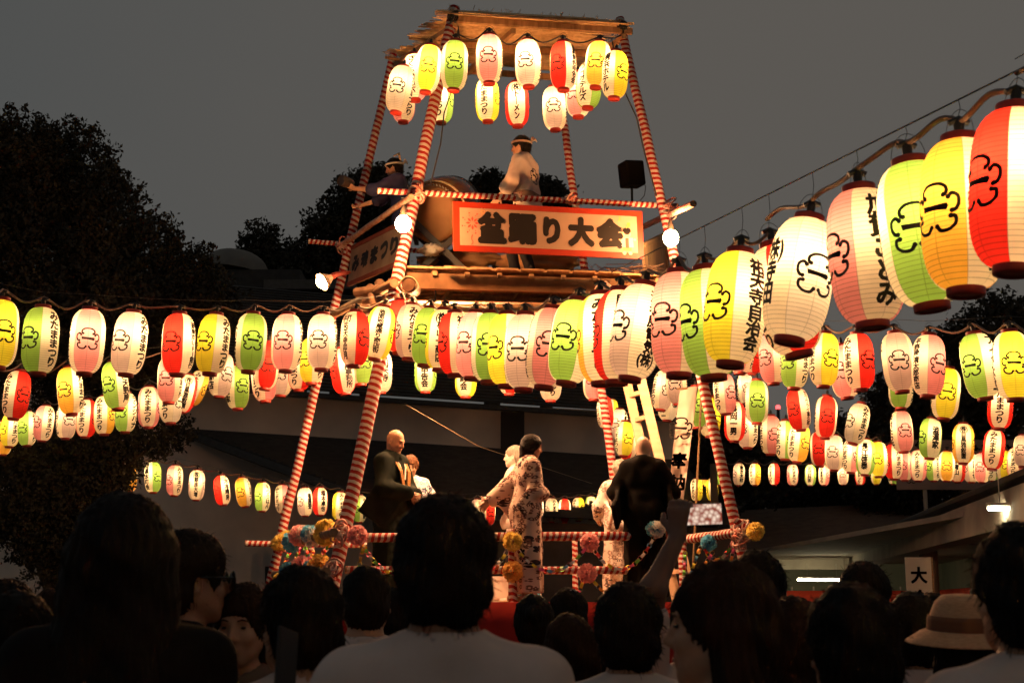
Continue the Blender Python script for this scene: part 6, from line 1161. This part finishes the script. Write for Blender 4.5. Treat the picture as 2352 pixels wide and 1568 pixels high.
# standing sign, edge notice, big board behind the lanterns
g = empty('standing_sign', (P(2114, 1400, 25).x, 25, 0)); tag(g, 'white upright signboard with two large black characters by the column', 'sign'); I = -Vector(g.location); zt = P(2114, 1279, 25).z; w_ = .445
PAP = noisy('white_sign_paper', (.72, .62, .50), (.66, .56, .45), 3, .7, .05)
MB().box((-w_ / 2, -.02, .5), (w_ / 2, .02, zt)).build('board', PAP, g); MB().box((w_ / 2 + .001, -.03, .5), (w_ / 2 + .03, .03, zt)).build('edge', WOOD, g)
for s_ in (-.15, .15): MB().bar((s_, 0.03, 0), (s_, .03, .55), .05, .04, Vector((0, 1, 0))).build('leg', WOOD, g)
h = bpy.data.objects.new('print', None); COL.objects.link(h) if False else None
for ch, yy in (('大', 1320), ('会', 1372)):
    me, co = text_mesh(ch, 1, .02); ext = co.max(0) - co.min(0); co = co / ext[1] * .29; z = P(2114, yy, 25).z; q = np.stack([co[:, 0], 0 * co[:, 0] - .0225, co[:, 1] + z], 1); me.vertices.foreach_set('co', q.astype(np.float32).ravel()); me.update(); link('lettering', me, g, INK)
def upright(name, label, cat, x0, y0, x1, y1, Y, m, texts, th=.03, legs=True):
    a, b = P(x0, y1, Y), P(x1, y0, Y); g = empty(name, ((a.x + b.x) / 2, Y, a.z)); tag(g, label, cat); w_ = b.x - a.x; hh = b.z - a.z; MB().box((-w_ / 2, -th / 2, 0), (w_ / 2, th / 2, hh)).build('board', m, g)
    for (tx, ty, hgt, s) in texts:
        if s == '#': v, f = flat_print(CREST, 'c', hgt / 2); me = bpy.data.meshes.new('crest'); me.from_pydata([(p, 0, q) for p, q in v], [], f); co = np.array([(p, q, 0) for p, q in v])
        else: me, co = text_mesh(s, 1, .02); ext = co.max(0) - co.min(0); co = co / ext[1] * hgt
        q = P(tx, ty, Y) - g.location; w3 = np.stack([co[:, 0] + q.x, 0 * co[:, 0] - th / 2 - .003, co[:, 1] + q.z], 1); me.vertices.foreach_set('co', w3.astype(np.float32).ravel()); me.update(); link('crest' if s == '#' else 'lettering', me, g, INK)
    return g
upright('edge_notice', 'white lit notice cut off by the right edge under the tube', 'sign', 2337, 1176, 2420, 1216, 20.4, PAP, [(2366, 1196, .2, 'た')])
g = upright('stage_fascia_board', 'long pale board with crest and lettering behind the low lanterns at right', 'sign', 2060, 1010, 2500, 1124, 33, noisy('pale_pink_board', (.34, .22, .18), (.28, .18, .14), 2, .8, .1), [(2092, 1098, .22, '#'), (2120, 1030, .4, '祭'), (2250, 1040, .4, '納'), (2310, 1040, .4, '涼')])
MB().tube([(-1.6, .05, 0), (-1.6, .05, -3.0)], .05, 8).build('support_post', CONC, g); MB().tube([(1.6, .05, 0), (1.6, .05, -3.0)], .05, 8).build('support_post', CONC, g)
# far wooden utility pole and antenna behind the lanterns
o = MB().tube([(0, 0, 0), (0, 0, P(1645, 1065, 33).z)], [.12, .08], 10).build('wooden_pole', noisy('brown_pole_wood', (.30, .17, .08), (.22, .12, .06), 6), None, (P(1645, 1300, 33).x, 33, 0)); tag(o, 'wooden pole behind the raised phone carrying far lanterns', 'pole')  # pole wood is mottled brown all over
g = empty('antenna_mast', (P(1800, 1300, 90).x, 90, 0)); tag(g, 'far thin mast with a tiny red warning light', 'mast'); zt = P(1800, 935, 90).z; MB().tube([(0, 0, 0), (0, 0, zt)], [.25, .10], 6).build('mast', TILE, g); sphere_mb((0, 0, zt), .16, 8, 6).build('warning_light', mat('red_warning_light', (.8, .02, .01), .5, emit=(1, .05, .05), es=6), g)
